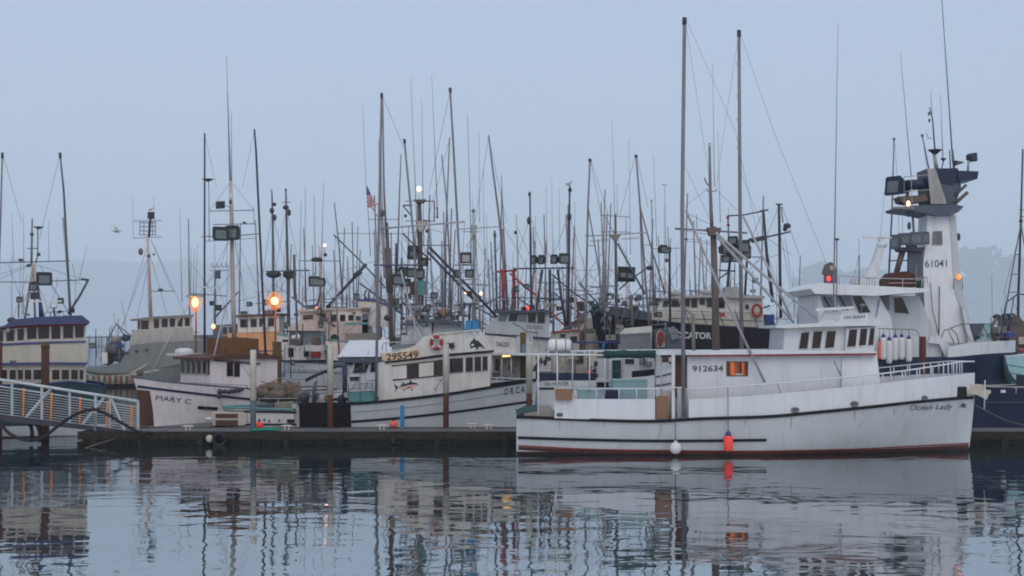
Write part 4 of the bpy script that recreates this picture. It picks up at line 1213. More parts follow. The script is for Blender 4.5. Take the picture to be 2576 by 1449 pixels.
# rig
M0 = 0.0
b.pole('outrigger', [(515, 335), (514.5, 700), (515, 888)], 1.0, 4.5, 'poledark', 6.5)
b.pole('outrigger', [(640, 325), (644, 377), (661, 740), (671, 950)], -1.2, 4.5, 'poledark', 7)
b.pole('mast', [(580, 455), (582, 520), (586, 740), (589, 850)], M0, 9, 'mastcream', 13, n=9)
b.pole('mast_top', [(580, 452), (580.5, 500)], M0, 6, 'mastbrown', 8)
b.pole('mast_band', [(581, 487), (581, 503)], M0, 10, 'dome')
b.pole('mast_band', [(581, 504), (581, 513)], M0, 10, 'poledark')
b.whips([(570, 140, 578, 470), (573, 235, 581, 470), (582, 280, 583, 470)], M0, 'pole', 1.2, 2.6)
b.pole('yard', [(527, 531), (580, 530), (639, 529)], M0, 2.4, 'pole')
b.pole('yard', [(536, 565), (639, 563)], M0, 2.4, 'pole')
b.pole('yard_post', [(525, 457), (526.5, 607)], M0, 2, 'pole')
b.pole('yard_post', [(638.5, 517), (639.5, 568)], M0, 1.6, 'pole')
b.pole('crossbar', [(508, 595), (582, 594), (652, 588)], M0, 2.8, 'pole')
b.pole('crossbar', [(515, 607), (575, 604), (645, 599)], M0, 1.6, 'pole')
def dish(t, px, py, w, h, ly, mat='slate', up=True):
    c = t.q(px, py, ly)
    r, hh = t.m(w)/2, t.m(h)
    return MB().lathe([(r*0.12, -hh), (r*0.3, -hh*0.8), (r*0.75, -hh*0.2), (r, 0), (r*0.95, hh*0.12)], c, 12).build('radar_dish', mat, t.o)
dish(b, 523, 451, 33, 6.5, M0)
b.pbox('horn_speaker', 552, 506, 566, 524, -0.15, 0.15, 'poledark')
b.pole('speaker_arm', [(564, 516), (580, 522)], M0, 1.8, 'pole')
b.blob('radar_disc', 615, 560, 6.5, 2.6, M0, 'slate')
b.flood(551, 590, 38, 34, M0 - 0.2, 0.55 - yaw)
b.flood(589, 588, 36, 36, M0 - 0.25, -0.25 - yaw)
b.pole('candle_bracket', [(530, 681), (577, 680)], -0.1, 2.2, 'pole')
for px in (533, 545, 558, 569):
    b.pole('candle_hook', [(px, 660), (px + 0.5, 671), (px + 5, 673), (px + 7, 668)], -0.1, 1.7, 'pole')
b.pbox('hanging_box', 547, 681, 555, 701, -0.2, -0.05, 'slate')
b.prism('radar_bar', [(502, 720), (556, 722), (556, 725.5), (502, 723.5)], 0.4, 0.5, 'dome')
b.pole('boom', [(567, 775), (545, 865), (523, 963)], -0.9, 4, 'polelight')
b.pole('boom', [(452, 800), (415, 870), (377, 946)], 0.5, 3.6, 'polelight')
b.pole('bowsprit', [(322, 945), (345, 931), (369, 917)], -0.1, 4, 'mastcream')
b.blob('anchor_winch', 352, 937, 9, 9, -0.2, 'mastbrown')
b.wires([(578, 600, 520, 720), (576, 604, 545, 700), (592, 604, 605, 740), (597, 604, 645, 720), (590, 606, 640, 860), (585, 460, 639, 530), (578, 460, 527, 531), (583, 605, 563, 850), (596, 610, 625, 850), (515, 340, 545, 470), (640, 330, 610, 470), (571, 610, 571, 840), (560, 770, 645, 745)], M0, 1.0)
b.wires([(428, 938, 450, 962), (400, 957, 433, 978), (500, 1010, 520, 1030)], sy, 1.0)
b.rail([(455, 962), (540, 966), (622, 970), (628, 1000)], [(540, 966, 541, 978), (622, 970, 620, 985)], -1.5, 1.8, 'pole')
for k, (px, py, r) in enumerate(((551, 997, 7), (553, 986, 8), (565, 985, 6), (575, 986, 6), (583, 984, 6), (592, 983, 6), (601, 981, 6), (609, 979, 5))):
    b.blob('float', px, py, r, r, -1.72, 'poledark', seg=8, rings=6)
# nets, floats and gear on its afterdeck
t = T('net_heap', 'brown grey fishing net heaped behind the slim white sleeved piling', 'net', 705, 53.6)
mb = MB()
rr2 = random.Random(5)
q0, q1 = t.q(655, 1003), t.q(760, 1003)
for i in range(26):
    u = rr2.random()
    x = q0.x + (q1.x - q0.x) * u
    r = rr2.uniform(0.16, 0.3)
    o = len(mb.v)
    mb.ball((x, rr2.uniform(-0.3, 0.5), q0.z + rr2.uniform(0.05, 0.5) * math.sin(math.pi*min(1, u*0.8 + 0.15))), (r*1.3, r, r*0.8), 9, 7)
    for k in range(o, len(mb.v)):
        x_, y_, z_ = mb.v[k]
        mb.v[k] = (x_ + rr2.uniform(-.04, .04), y_ + rr2.uniform(-.04, .04), z_ + rr2.uniform(-.04, .04))
mb.build('mesh', 'net', t.o)
mb = MB()
for k in range(4):
    mb.tube([t.q(655 + i*9, 958 + 6*math.sin(i*0.8 + k) + k*9, -0.36) for i in range(12)], 0.022, 5)
mb.build('cork_line', 'carton', t.o)
# ================================================================ low white work boat behind the dock
b = T('workboat', 'low white workboat with green gunwale and louvred engine box left of the black stern', 'workboat', 640, 51.6)
Bx = lambda px: b.q(px, HY, 0)[0]
H = Hull(b, Bx(748), Bx(580), Bx(560), 0.85, 0.75, [(560, 1024), (600, 1026), (680, 1029), (748, 1031)], ('oldwhite', 'bootdark'), boot=0.05, bul=0.12, tm=0.6, ws=0.95, nb=4, N=18, deck='steel')
H.cap('tealtrim', 6)
H.strip('rub_rail', [(566, 1034), (640, 1035), (746, 1037)], 5, 'black', 0.04)
H.strip('lower_rail', [(570, 1067), (640, 1068), (746, 1068)], 5, 'navy', 0.04)
for px, py in ((665, 1056), (677, 1059), (703, 1058)):
    b.blob('outlet', px, py, 2.6, 3, -0.87, 'black', seg=8, rings=5)
b.pbox('scupper', 722, 1055, 740, 1063, -0.9, -0.8, 'black')
b.prism('engine_box', [(534, 1037), (608, 1036), (619, 1042), (621, 1066), (612, 1070), (536, 1070)], -1.1, -0.2, 'cream')
for y0, y1 in ((1041, 1051), (1057, 1069)):
    b.pbox('louvre', 542, y0, 598, y1, -1.13, -1.09, 'brown')
b.pole('exhaust_stub', [(518, 1054), (536, 1054)], -0.8, 9, 'dome')
b.pbox('fish_box', 690, 1013, 738, 1030, -0.4, 0.3, 'tan')
b.pbox('hatch', 645, 1016, 688, 1028, -0.3, 0.4, 'slate')
b.rail([(648, 1003), (746, 1002), (746, 1028)], [(652, 1003, 650, 1028), (700, 1002.5, 700, 1028)], -0.7, 1.8, 'polelight')
b.blob('gear_bundle', 662, 1020, 14, 8, -0.6, 'slate')
# ================================================================ left: the large cream boat with the blue roof
b = T('fishing_boat', 'large cream boat with blue roof and two rows of windows behind the gangway', 'fishing boat', 110, 53.4, R(17))
Bx = lambda px: b.q(px, HY, 0)[0]
H = Hull(b, Bx(264), Bx(-190), Bx(-260), 2.3, 2.0, [(-240, 940), (-100, 958), (0, 968), (127, 964), (180, 960), (262, 972)], ('greenhull', 'hullwhite'), boot=0.42, bul=0.3, tm=0.55, ws=0.8, N=24)
H.cap('bluetrim', 4)
H.strip('boot_stripe', [(-150, 1100), (0, 1101), (215, 1099)], 6, 'boot', 0.02)
b.pbox('deckhouse', -40, 916, 216, 970, -1.9, 1.9, 'cream')
b.win([(x0, 930, x1, 955) for x0, x1 in ((2, 18), (24, 40), (45, 58), (62, 79), (84, 104), (131, 150), (155, 174), (179, 196), (200, 210))], -1.9, 1.2, 'oldwhite', 'glassred')
b.prism('upper_house', [(-40, 859), (217, 856), (218, 916), (-40, 918)], -2.0, 1.6, 'cream')
b.prism('band', [(-42, 914), (110, 911), (220, 912), (220, 917), (110, 916), (-42, 919)], -2.06, 1.66, 'bluetrim')
b.prism('band', [(-42, 866), (120, 859), (216, 857), (216, 861), (120, 864), (-42, 871)], -2.04, 1.6, 'bluetrim')
b.prism('wheelhouse', [(-30, 820), (216, 812), (216, 858), (-30, 866)], -1.75, 1.3, 'oldwhite')
b.win([[(44, 828), (60, 826), (60, 855), (44, 857)], [(68, 824), (92, 822), (92, 852), (68, 854)], [(96, 821), (124, 820), (124, 852), (96, 853)], [(129, 821), (152, 820), (152, 852), (129, 853)], [(159, 820), (184, 819), (184, 851), (159, 852)], [(189, 820), (211, 820), (211, 849), (189, 850)], [(16, 832), (36, 829), (36, 858), (16, 860)], [(-20, 834), (8, 832), (8, 860), (-20, 862)]], -1.75, 1.2, 'oldwhite', 'glassred')
b.prism('roof', [(-30, 826), (8, 820), (38, 803), (100, 797), (206, 793), (226, 809), (224, 815), (120, 816), (50, 819), (-30, 830)], -2.15, 1.7, 'blueroof')
b.prism('roof_fascia', [(-10, 826), (45, 819), (125, 816), (221, 815), (217, 819), (125, 821), (45, 825), (-10, 832)], -1.85, 1.4, 'redline')
b.pbox('number_plate', 24, 907, 40, 915, -2.03, -2.0, 'slate')
b.blob('searchlight', 29, 806, 11, 8, -1.0, 'poledark')
b.blob('bow_lamp', 20, 830, 5, 6, -1.85, 'dome')
b.pole('outrigger', [(6, 387), (2, 520), (-6, 760), (-10, 900)], 0.9, 4, 'pole', 6.5)
b.pole('outrigger', [(151, 388), (160, 477), (174, 740), (182, 880)], -0.5, 4, 'slate', 7.5)
b.pole('boom_post', [(158, 547), (166, 640), (173, 720)], -0.2, 5, 'polelight')
b.pole('outrigger_tip', [(151, 384), (151.5, 398)], -0.5, 7, 'poledark')
b.pole('outrigger_tip', [(6, 384), (5.8, 398)], 0.9, 7, 'poledark')
b.pole('mast', [(81, 550), (80, 600), (79, 668)], 0, 4, 'pole', 6)
b.blob('mast_lamp', 80, 590, 5, 5, 0, 'slate')
b.pole('tripod_leg', [(83, 662), (72, 740), (62, 803)], 0, 6, 'mastcream')
b.pole('tripod_leg', [(86, 664), (98, 740), (110, 800)], -0.3, 6, 'mastcream')
b.pole('tripod_leg', [(84, 664), (86, 740), (88, 800)], 0.6, 6, 'mastcream')
b.pole('crossarm', [(-30, 662), (175, 656)], 0.1, 2.6, 'slate')
b.pole('crossarm', [(-20, 709), (60, 710), (210, 704)], 0.1, 2.4, 'slate')
b.pole('radar_post', [(95, 577), (95, 640), (90, 662)], -0.2, 3, 'slate')
dish(b, 97, 571, 27, 6, -0.2)
b.pole('spreader', [(68, 625), (94, 625)], -0.1, 2.4, 'slate')
b.blob('horn', 97, 640, 5, 5, -0.2, 'slate')
b.blob('block', 72, 668, 6, 4, 0, 'poledark')
b.blob('gps_dome', 52, 654, 7, 4, 0, 'mastbrown')
b.flood(109, 703, 34, 31, -0.6, 0.2)
b.flood(86, 722, 20, 20, -0.5, -0.2)
b.pbox('light_box', 76, 735, 98, 752, -0.7, -0.3, 'poledark')
b.pole('boom', [(222, 704), (200, 745), (171, 790)], -0.8, 6, 'slate')
b.pole('boom_head', [(204, 702), (224, 705)], -0.8, 6, 'poledark')
b.prism('radar_bar', [(72, 757), (155, 756), (155, 759.5), (72, 760.5)], -0.9, -0.75, 'dome')
b.pole('radar_post', [(101, 760), (102, 797)], -0.8, 9, 'bluetrim')
b.blob('radar_dome', 135, 771, 9, 7, -0.8, 'dome')
b.pole('radar_post', [(135, 776), (138, 798)], -0.8, 5, 'bluetrim')
b.whips([(30, 535, 34, 660), (59, 537, 60, 660), (122, 552, 123, 660), (28, 640, 30, 800), (218, 620, 200, 700)], 0.1, w1=1.6)
b.wires([(85, 664, 205, 702), (85, 664, 0, 690), (85, 664, -20, 710), (9, 395, 55, 560), (149, 395, 100, 600), (100, 668, 170, 780), (60, 662, 54, 800), (20, 664, 68, 790), (174, 700, 205, 716)], 0, 1.0)
b.wires([(118, 700, 180, 800), (70, 690, 30, 810), (52, 664, 48, 800)], 0.3, 1.0)

# ================================================================ grey steel ship further out on the left
b = T('steel_ship', 'grey steel ship with pale wheelhouse and portholes lying left behind the pink lit white boat', 'ship', 350, 106, R(14))
Bx = lambda px: b.q(px, HY, 0)[0]
H = Hull(b, Bx(214), Bx(570), Bx(610), 3.8, 3.4, [(212, 930), (250, 937), (320, 935), (400, 915), (500, 890), (590, 870)], ('shipgrey', 'bootdark'), boot=0.25, bul=0.4, tm=0.4, ws=0.7, N=26)
b.prism('forecastle', [(330, 868), (400, 861), (470, 858), (520, 856), (520, 905), (400, 925), (330, 938), (258, 940), (215, 932), (214, 925), (260, 925), (300, 915)], -3.75, 3.2, 'shipgrey')
H.strip('guard_band', [(213, 940), (260, 945), (325, 943), (400, 930)], 5, 'shippale', 0.1)
for k in range(8):
    px = 228 + k * 14
    b.pole('fender_pile', [(px, 944), (px, 966)], -3.9, 9, 'carton' if k % 2 else 'tan', n=6)
b.prism('deckhouse', [(331, 830), (382, 828), (486, 823), (486, 862), (382, 866), (331, 868)], -2.6, 2.2, 'shippale')
b.prism('wheelhouse', [(345, 803), (383, 797), (484, 793), (484, 824), (383, 830), (345, 831)], -2.3, 1.6, 'oldwhite')
b.prism('roof', [(328, 803), (385, 796), (488, 791), (488, 794), (385, 800), (328, 806)], -2.9, 2.2, 'steel')
b.win([(347, 807, 352, 828), (355, 807, 374, 828), (387, 803, 400, 825), (407, 802, 422, 823), (427, 801, 440, 822), (447, 801, 459, 821), (465, 800, 477, 820)], -2.3, 0.7, 'shippale', 'glass')
for px, py in ((320, 888), (344, 883.5), (369, 881)):
    c = b.q(px, py, -3.77)
    r = b.m(4)
    MB().prism([(c.x + r*math.cos(a*math.pi/6), c.y - 0.04, c.z + r*math.sin(a*math.pi/6)) for a in range(12)], [(c.x + r*math.cos(a*math.pi/6), c.y, c.z + r*math.sin(a*math.pi/6)) for a in range(12)]).build('porthole', 'greenhull', b.o)
b.rail([(335, 846), (470, 840)], [(335 + k*15, 846 - k*0.7, 335 + k*15, 866) for k in range(10)], -3.4, 1.2, 'shippale')
b.rail([(335, 855), (470, 850)], [], -3.4, 1.0, 'shippale')
b.pole('mast', [(371, 590), (374, 670), (379, 800)], 0, 6, 'mastcream', 10, n=9)
b.pole('topmast', [(379, 548), (377, 570), (374, 596)], 0, 5, 'poledark', 7)
b.pbox('loudspeaker', 371, 533, 389, 549, -0.4, 0.3, 'floodbody')
mb = MB()
for x in (352, 362, 374, 384, 391):
    mb.tube([b.q(x, 556, 0), b.q(x, 591, 0)], b.m(0.9), 4)
for y in (560, 570, 581, 591):
    mb.tube([b.q(351, y, 0), b.q(392, y, 0)], b.m(0.9), 4)
mb.build('lookout_cage', 'slate', b.o)
b.pole('yard', [(336, 556), (407, 555)], 0, 1.6, 'slate')
b.pole('yard', [(336, 599), (407, 596)], 0, 1.6, 'slate')
b.whips([(334, 497, 335.5, 600), (386, 492, 389, 556)], 0, w=0.6, w1=1.2)
b.blob('loudhailer', 354, 633, 6, 9, 0, 'mastbrown')
b.blob('mast_lamp', 374, 644, 5, 6, 0, 'mastbrown')
b.blob('mast_lamp', 387, 640, 3, 3, 0, 'slate')
b.wires([(379, 600, 436, 738), (379, 600, 470, 800), (373, 610, 310, 820), (371, 650, 300, 840), (376, 650, 345, 800), (380, 650, 420, 790)], 0, 1.0)
b.pole('yard', [(380, 733), (440, 732)], -0.2, 2, 'slate')
b.blob('light_box', 404, 729, 7, 4, -0.3, 'slate')
for k, (px, py, r) in enumerate(((285, 880, 22), (300, 895, 20), (270, 905, 18), (292, 855, 14), (316, 850, 12), (278, 868, 13))):
    b.blob('deck_machinery', px, py, r, r * 0.8, -1.0 + 0.3*k, ('slate', 'steel', 'mastbrown', 'shippale', 'slate', 'steel')[k], rd=0.6, seg=7, rings=5)
b.pole('crane_arm', [(270, 858), (292, 815), (318, 850)], -0.5, 4, 'slate')
b.pole('crane_arm', [(292, 815), (330, 845)], -0.4, 3, 'steel')
b.pbox('locker', 256, 887, 270, 915, -2.0, -1.2, 'oldwhite')
b.rail([(222, 848), (330, 846)], [(222 + k*18, 848, 222 + k*18, 925) for k in range(4)], 2.5, 1.4, 'slate')

# ================================================================ middle rear: boats between the lamps and the orca boat
def simple_hull(b, x0, x1, top, mats=('oldwhite', 'bootdark'), B=1.7, bow=None, bul=0.3, N=16, cap=None, rake=24):
    Bx = lambda px: b.q(px, HY, 0)[0]
    d = 1 if x1 > x0 else -1
    H = Hull(b, Bx(x0), Bx(x1 - d*rake), Bx(x1), B, B*0.85, sorted(top), mats, boot=0.15, bul=bul, tm=0.5, ws=0.8, N=N)
    if cap:
        H.cap(cap, 4)
    return H
b = T('fishing_boat', 'boat with lamplit orange cabin side and twin pulley masts under the round lamp', 'fishing boat', 640, 106)
H = simple_hull(b, 730, 470, [(470, 868), (560, 880), (730, 896)], cap='slate')
b.prism('deckhouse', [(572, 838), (702, 834), (702, 893), (572, 893)], -1.5, 1.4, 'orange')  # orange lamplight painted into the colour of the cabin wall
b.prism('wheelhouse', [(598, 797), (702, 793), (702, 835), (598, 838)], -1.5, 1.3, 'oldwhite')
b.prism('roof', [(590, 793), (708, 788), (708, 793), (590, 798)], -1.8, 1.6, 'brown')
b.win([(604, 803, 624, 824), (630, 802, 646, 823), (652, 801, 668, 822), (674, 800, 690, 821)], -1.5, 1.0, 'oldwhite', 'glass')
b.prism('fore_house', [(536, 818), (597, 815), (597, 850), (536, 850)], -1.2, 1.2, 'slate')
b.win([(560, 822, 572, 842), (577, 822, 590, 842)], -1.2, 1.0, 'oldwhite', 'glass')
b.blob('working_light', 537, 821, 5, 6, -1.4, 'tube')
b.pole('mast', [(684, 484), (686, 560), (688, 740), (690, 800)], -0.3, 3.5, 'slate', 9, n=8)
b.pole('mast', [(719, 479), (721, 560), (725, 740), (727, 850)], 0.5, 4, 'slate', 10, n=8)
b.pole('masthead_arm', [(710, 509), (732, 509)], 0.5, 2, 'slate')
for px, py, rx, ry, ly in ((690, 514, 5, 5, -0.4), (684, 530, 6, 8, -0.4), (691, 547, 5, 8, -0.5), (719, 522, 8, 6, 0.4), (727, 535, 5, 9, 0.4), (683, 480, 3, 2, -0.3), (719, 477, 3, 3, 0.5)):
    b.blob('block', px, py, rx, ry, ly, 'poledark')
b.blob('light_basket', 688, 690, 20, 10, -0.4, 'floodbody', seg=9, rings=6)
b.blob('light_basket', 728, 690, 18, 12, 0.4, 'floodbody', seg=9, rings=6)
b.pole('crossarm', [(668, 683), (780, 680)], 0, 3, 'slate')
b.pole('after_post', [(740, 640), (742, 750)], 0.2, 7, 'mastbrown')
b.wires([(684, 535, 660, 700), (686, 540, 720, 680), (719, 530, 690, 700), (722, 530, 760, 700), (686, 560, 700, 780), (722, 560, 705, 790), (690, 690, 690, 800), (706, 690, 712, 800), (735, 690, 745, 800), (640, 735, 720, 732)], 0, 1.0)
b.whips([(452, 520, 458, 760), (481, 620, 480, 760), (497, 615, 492, 760), (489, 625, 486, 760)], 1.0, w1=2)
b.whips([(758, 505, 752, 760), (768, 468, 767, 760), (814, 460, 808, 700), (790, 490, 794, 700)], 0.8, w=1.2, w1=2.6)

b = T('fishing_boat', 'peach cabin boat with green bulwark and white funnel casing behind the canopy boat', 'fishing boat', 840, 104)
H = simple_hull(b, 985, 690, [(690, 840), (760, 850), (985, 868)], cap='tealtrim', B=1.9)
b.prism('deckhouse', [(724, 813), (800, 812), (925, 804), (925, 862), (724, 866)], -1.6, 1.5, 'peach')
b.prism('wheelhouse', [(754, 784), (828, 780), (925, 777), (925, 836), (754, 838)], -1.5, 1.3, 'peach')
b.prism('wheelhouse_front', [(829, 779), (925, 776), (925, 850), (829, 856)], -1.58, -1.5, 'oldwhite')
b.prism('roof', [(745, 779), (832, 775), (930, 772), (930, 777), (832, 780), (745, 785)], -1.75, 1.5, 'peach')
b.win([[(834, 791), (849, 790), (849, 812), (834, 813)], [(855, 792), (869, 791), (869, 812), (855, 813)], [(876, 793), (890, 792), (890, 807), (876, 808)]], -1.58, 1.2, 'oldwhite', 'glass')
b.win([[(803, 790), (820, 788), (820, 808), (803, 810)], [(762, 793), (788, 791), (788, 803), (762, 805)]], -1.5, 1.2, 'peach', 'glassred')
b.prism('doorway', [(911, 790), (926, 790), (926, 838), (911, 838)], -1.6, -1.59, 'slate')
b.prism('green_trim', [(868, 812), (928, 811), (928, 816), (868, 817)], -1.64, -1.59, 'tealtrim')
b.prism('funnel_casing', [(899, 756), (940, 757), (972, 768), (972, 822), (930, 820), (905, 800)], -1.2, 0.6, 'oldwhite')
b.prism('funnel_cap', [(900, 752), (940, 753), (974, 765), (974, 770), (940, 759), (900, 757)], -1.25, 0.65, 'bluetrim')
b.pole('exhaust', [(920, 757), (917, 740), (921, 730)], -0.6, 5, 'slate')
b.pole('exhaust', [(929, 757), (927, 738), (934, 729)], -0.4, 5, 'slate')
b.pbox('roof_box', 836, 772, 869, 780, -1.4, -0.6, 'slate')
b.pbox('roof_box', 771, 767, 797, 778, -1.2, -0.5, 'slate')
b.blob('roof_lamp', 796, 774, 3, 3, -1.5, 'orangelamp')
b.pole('mast', [(803, 618), (805, 660), (807, 780)], -0.2, 5, 'mastcream', 8)
b.pole('crossarm', [(754, 656), (856, 657)], -0.2, 2.4, 'pole')
b.blob('mast_lamp', 817, 617, 4, 4, -0.2, 'warmlamp')
b.pole('lamp_stem', [(817, 620), (817, 640)], -0.2, 1.3, 'pole')
b.blob('hailer', 818, 641, 5, 5, -0.2, 'poledark')
b.blob('light_basket', 797, 653, 15, 6, -0.3, 'floodbody')
b.flood(788, 709, 26, 24, -0.5, 0.4)
b.flood(808, 711, 26, 20, -0.5, -0.3)
b.pole('outrigger', [(841, 511), (853, 620), (862, 760)], 0.9, 3, 'pole', 5)
b.pole('boom', [(839, 590), (905, 655), (968, 722)], 0.3, 4, 'slate')
b.pole('boom', [(921, 664), (885, 705), (845, 748), (825, 770)], -0.6, 9, 'poledark', 6)
b.pole('boom_head', [(908, 682), (890, 696)], -0.7, 13, 'poledark', n=6)
b.pole('post', [(793, 790), (800, 760), (806, 735)], -1.2, 5, 'brown')
b.wires([(921, 665, 862, 680), (921, 664, 995, 640), (803, 660, 760, 760), (806, 660, 850, 770), (839, 590, 862, 640), (845, 740, 905, 770), (862, 690, 905, 755)], -0.2, 1.0)

b = T('fishing_boat', 'white troller with dark rubbing rail between the olive piling and a white sleeved piling', 'fishing boat', 770, 61)
H = simple_hull(b, 900, 700, [(700, 905), (780, 908), (900, 914)], ('hullwhite', 'bootdark'), B=1.5)
H.strip('rub_rail', [(706, 908), (780, 910), (896, 915)], 5, 'navy', 0.05)
H.strip('seam', [(712, 935), (800, 937), (890, 940)], 2, 'steel', 0.02)
b.prism('deckhouse', [(712, 872), (816, 868), (816, 905), (712, 906)], -1.2, 1.2, 'oldwhite')
b.win([(726, 876, 738, 897), (765, 884, 777, 897)], -1.2, 1.0, 'steel', 'glass')
b.pbox('red_bundle', 780, 884, 806, 898, -1.4, -1.2, 'redline')
b.prism('net_drum_house', [(727, 832), (806, 832), (806, 868), (727, 868)], -0.8, 0.9, 'steel')
b.blob('buoy', 748, 848, 8, 8, -0.95, 'dome')
b.blob('buoy', 738, 849, 6, 6, -0.95, 'dome')
b.rail([(640, 883), (822, 883)], [(716, 883, 716, 906), (745, 820, 748, 906), (822, 868, 822, 908)], -1.1, 4, 'slate')
b.rail([(714, 833), (806, 834)], [], -0.9, 3.5, 'poledark', 'canopy_edge')
b.pole('post', [(745, 740), (748, 868)], -0.3, 5, 'slate')
b.pole('tarp_edge', [(650, 905), (715, 906)], -1.0, 4, 'navy')
b.blob('crescent_lamp', 680, 898, 4, 7, -1.3, 'orangelamp')
b.wires([(716, 930, 900, 935), (730, 790, 730, 832)], -1.5, 1.2)

b = T('fishing_boat', 'white boat with broad sloping white canopy left of the orca boat cabin', 'fishing boat', 900, 57.5)
H = simple_hull(b, 850, 1150, [(850, 980), (950, 978), (1150, 960)], ('white', 'bootdark'), B=1.6)
b.prism('canopy', [(879, 857, 0.0), (985, 854, 0.0), (985, 897, -1.6), (849, 898, -1.6), (849, 901, -1.6), (985, 901, -1.6)][:4], 0, 0.9, 'white')
b.prism('canopy_valance', [(846, 900), (985, 898), (985, 910), (858, 911)], -1.55, 1.3, 'slate')
b.prism('cabin', [(875, 936), (895, 910), (985, 908), (985, 978), (872, 978)], -1.3, 1.2, 'white')
b.win([[(893, 915), (928, 913), (920, 937), (888, 938)], [(935, 913), (950, 913), (950, 934), (932, 935)]], -1.3, 1.2, 'steel', 'glass')
b.win([[(880, 948), (905, 947), (905, 958), (880, 958)]], -1.3, 1.0, 'white', 'glass')
b.pole('canopy_post', [(890, 912), (889, 936)], -1.45, 2.5, 'white')
b.pbox('fish_bin', 838, 955, 876, 980, -1.2, -0.4, 'shippale')
b.prism('tan_wall', [(868, 839), (944, 837), (944, 853), (868, 855)], 2.0, 2.1, 'tan')

# ================================================================ centre: boats crowded behind the orca boat
b = T('fishing_boat', 'white boat with rounded cabin roofs and the lamp topped mast behind the orca boat', 'fishing boat', 1060, 61)
H = simple_hull(b, 1200, 900, [(900, 860), (1060, 880), (1200, 890)], B=1.8)
b.prism('cabin', [(1009, 835), (1018, 820), (1040, 813), (1086, 812), (1086, 880), (1009, 880)], -1.5, 1.4, 'hullwhite')
b.prism('cabin', [(1090, 812), (1130, 812), (1152, 818), (1162, 828), (1162, 880), (1090, 880)], -1.3, 1.4, 'hullwhite')
b.prism('roof', [(1005, 818), (1020, 808), (1050, 803), (1130, 803), (1158, 812), (1164, 820), (1152, 818), (1130, 812), (1050, 812), (1020, 817)], -1.7, 1.6, 'slate')
b.pbox('roof_raft', 1020, 794, 1056, 806, -0.8, 0.2, 'cream')
b.rail([(1085, 775), (1145, 778)], [(1085, 775, 1085, 805), (1115, 776, 1115, 805), (1145, 778, 1145, 808)], -0.9, 2.2, 'mastcream')
b.blob('orange_gear', 1112, 788, 14, 10, -0.2, 'carton')
b.pole('mast', [(1054, 505), (1056, 560), (1058, 740), (1060, 820)], 0, 10, 'mastbrown', 17, n=9)
b.pole('lamp_stem', [(1054, 484), (1054, 506)], 0, 3.5, 'dome')
b.blob('mast_lamp', 1054, 475, 6, 7, 0, 'warmlamp')
b.prism('mast_platform', [(1040, 502), (1070, 501), (1064, 509), (1046, 509)], -0.3, 0.3, 'mastbrown')
b.prism('mast_platform', [(1044, 556), (1073, 556), (1068, 572), (1059, 585), (1052, 578)], -0.3, 0.3, 'mastcream')
b.pole('frame', [(1060, 506), (1093, 506), (1092, 557), (1064, 554)], -0.1, 4, 'mastbrown')
b.pole('frame', [(1096, 523), (1102, 525)], -0.1, 3, 'slate')
b.pole('frame', [(1096, 546), (1103, 547)], -0.1, 3, 'slate')
b.pole('frame', [(1020, 506), (1046, 506)], -0.1, 2, 'slate')
b.pole('frame', [(1013, 517), (1038, 516)], -0.2, 4, 'mastbrown')
b.pole('frame', [(1014, 518), (1036, 545)], -0.2, 3.5, 'mastbrown')
b.pole('frame', [(1020, 556), (1046, 556)], -0.1, 2, 'slate')
b.pole('outrigger', [(1017, 352), (1041, 602), (1046, 720), (1048, 820)], -1.0, 5, 'pole', 7.5)
b.pole('outrigger', [(1009, 388), (1005, 480), (1003, 552), (998, 720)], 1.0, 3, 'pole', 4.5)
b.pole('outrigger', [(1131, 346), (1121, 600), (1120, 800)], 1.1, 3.5, 'pole', 5)
b.pole('outrigger', [(1111, 390), (1123, 502), (1130, 640), (1136, 800)], 0.7, 3.2, 'pole', 5)
b.pole('outrigger_tip', [(1017, 350), (1018, 360)], -1.0, 7, 'poledark')
b.pole('boom', [(1080, 622), (1140, 683), (1195, 738), (1250, 798)], -0.7, 7, 'poledark')
b.pole('boom', [(1074, 632), (1130, 690), (1190, 752)], -0.9, 6, 'poledark')
b.blob('block', 1074, 581, 4, 5, -0.3, 'poledark')
b.blob('block', 1020, 543, 4, 4, -0.2, 'poledark')
b.prism('light_box', [(1025, 617), (1049, 617), (1047, 652), (1024, 651)], -0.5, 0.1, 'floodbody')
b.pbox('lens', 1031, 632, 1044, 645, -0.53, -0.505, 'lensgrey')
for k, (px, py, w, h) in enumerate(((1012, 683, 22, 20), (1034, 687, 26, 22), (1056, 690, 22, 24), (1003, 700, 18, 16), (1022, 712, 26, 18), (1070, 660, 16, 20))):
    b.flood(px, py, w, h, -0.6 + 0.1*k, 0.5 - 0.2*k)
b.prism('mast_cabinet', [(1032, 710), (1046, 706), (1046, 742), (1030, 742)], -0.7, -0.3, 'brown')
b.prism('mast_cabinet', [(1048, 706), (1070, 706), (1068, 742), (1048, 742)], -0.65, -0.2, 'tealtrim')
b.pole('crossarm', [(1060, 617), (1133, 617)], 0, 2.4, 'slate')
b.pole('post', [(997, 612), (996, 700)], 0.4, 5, 'slate', 7)
b.pole('post', [(1120, 612), (1122, 700)], 0.4, 6, 'pole', 6)
b.whips([(1063, 400, 1066, 620), (1061, 250, 1064, 500), (1080, 530, 1087, 640)], 0.6)
b.wires([(1058, 585, 1000, 740), (1062, 585, 1140, 740), (1058, 600, 1010, 800), (1062, 600, 1110, 800), (1062, 570, 1130, 590), (1050, 585, 960, 590), (1115, 610, 1150, 640), (1002, 600, 1050, 700), (1014, 590, 1050, 640), (1131, 350, 1080, 540), (1066, 690, 1140, 830), (1120, 700, 1090, 800), (1128, 640, 1170, 790)], 0, 1.0)

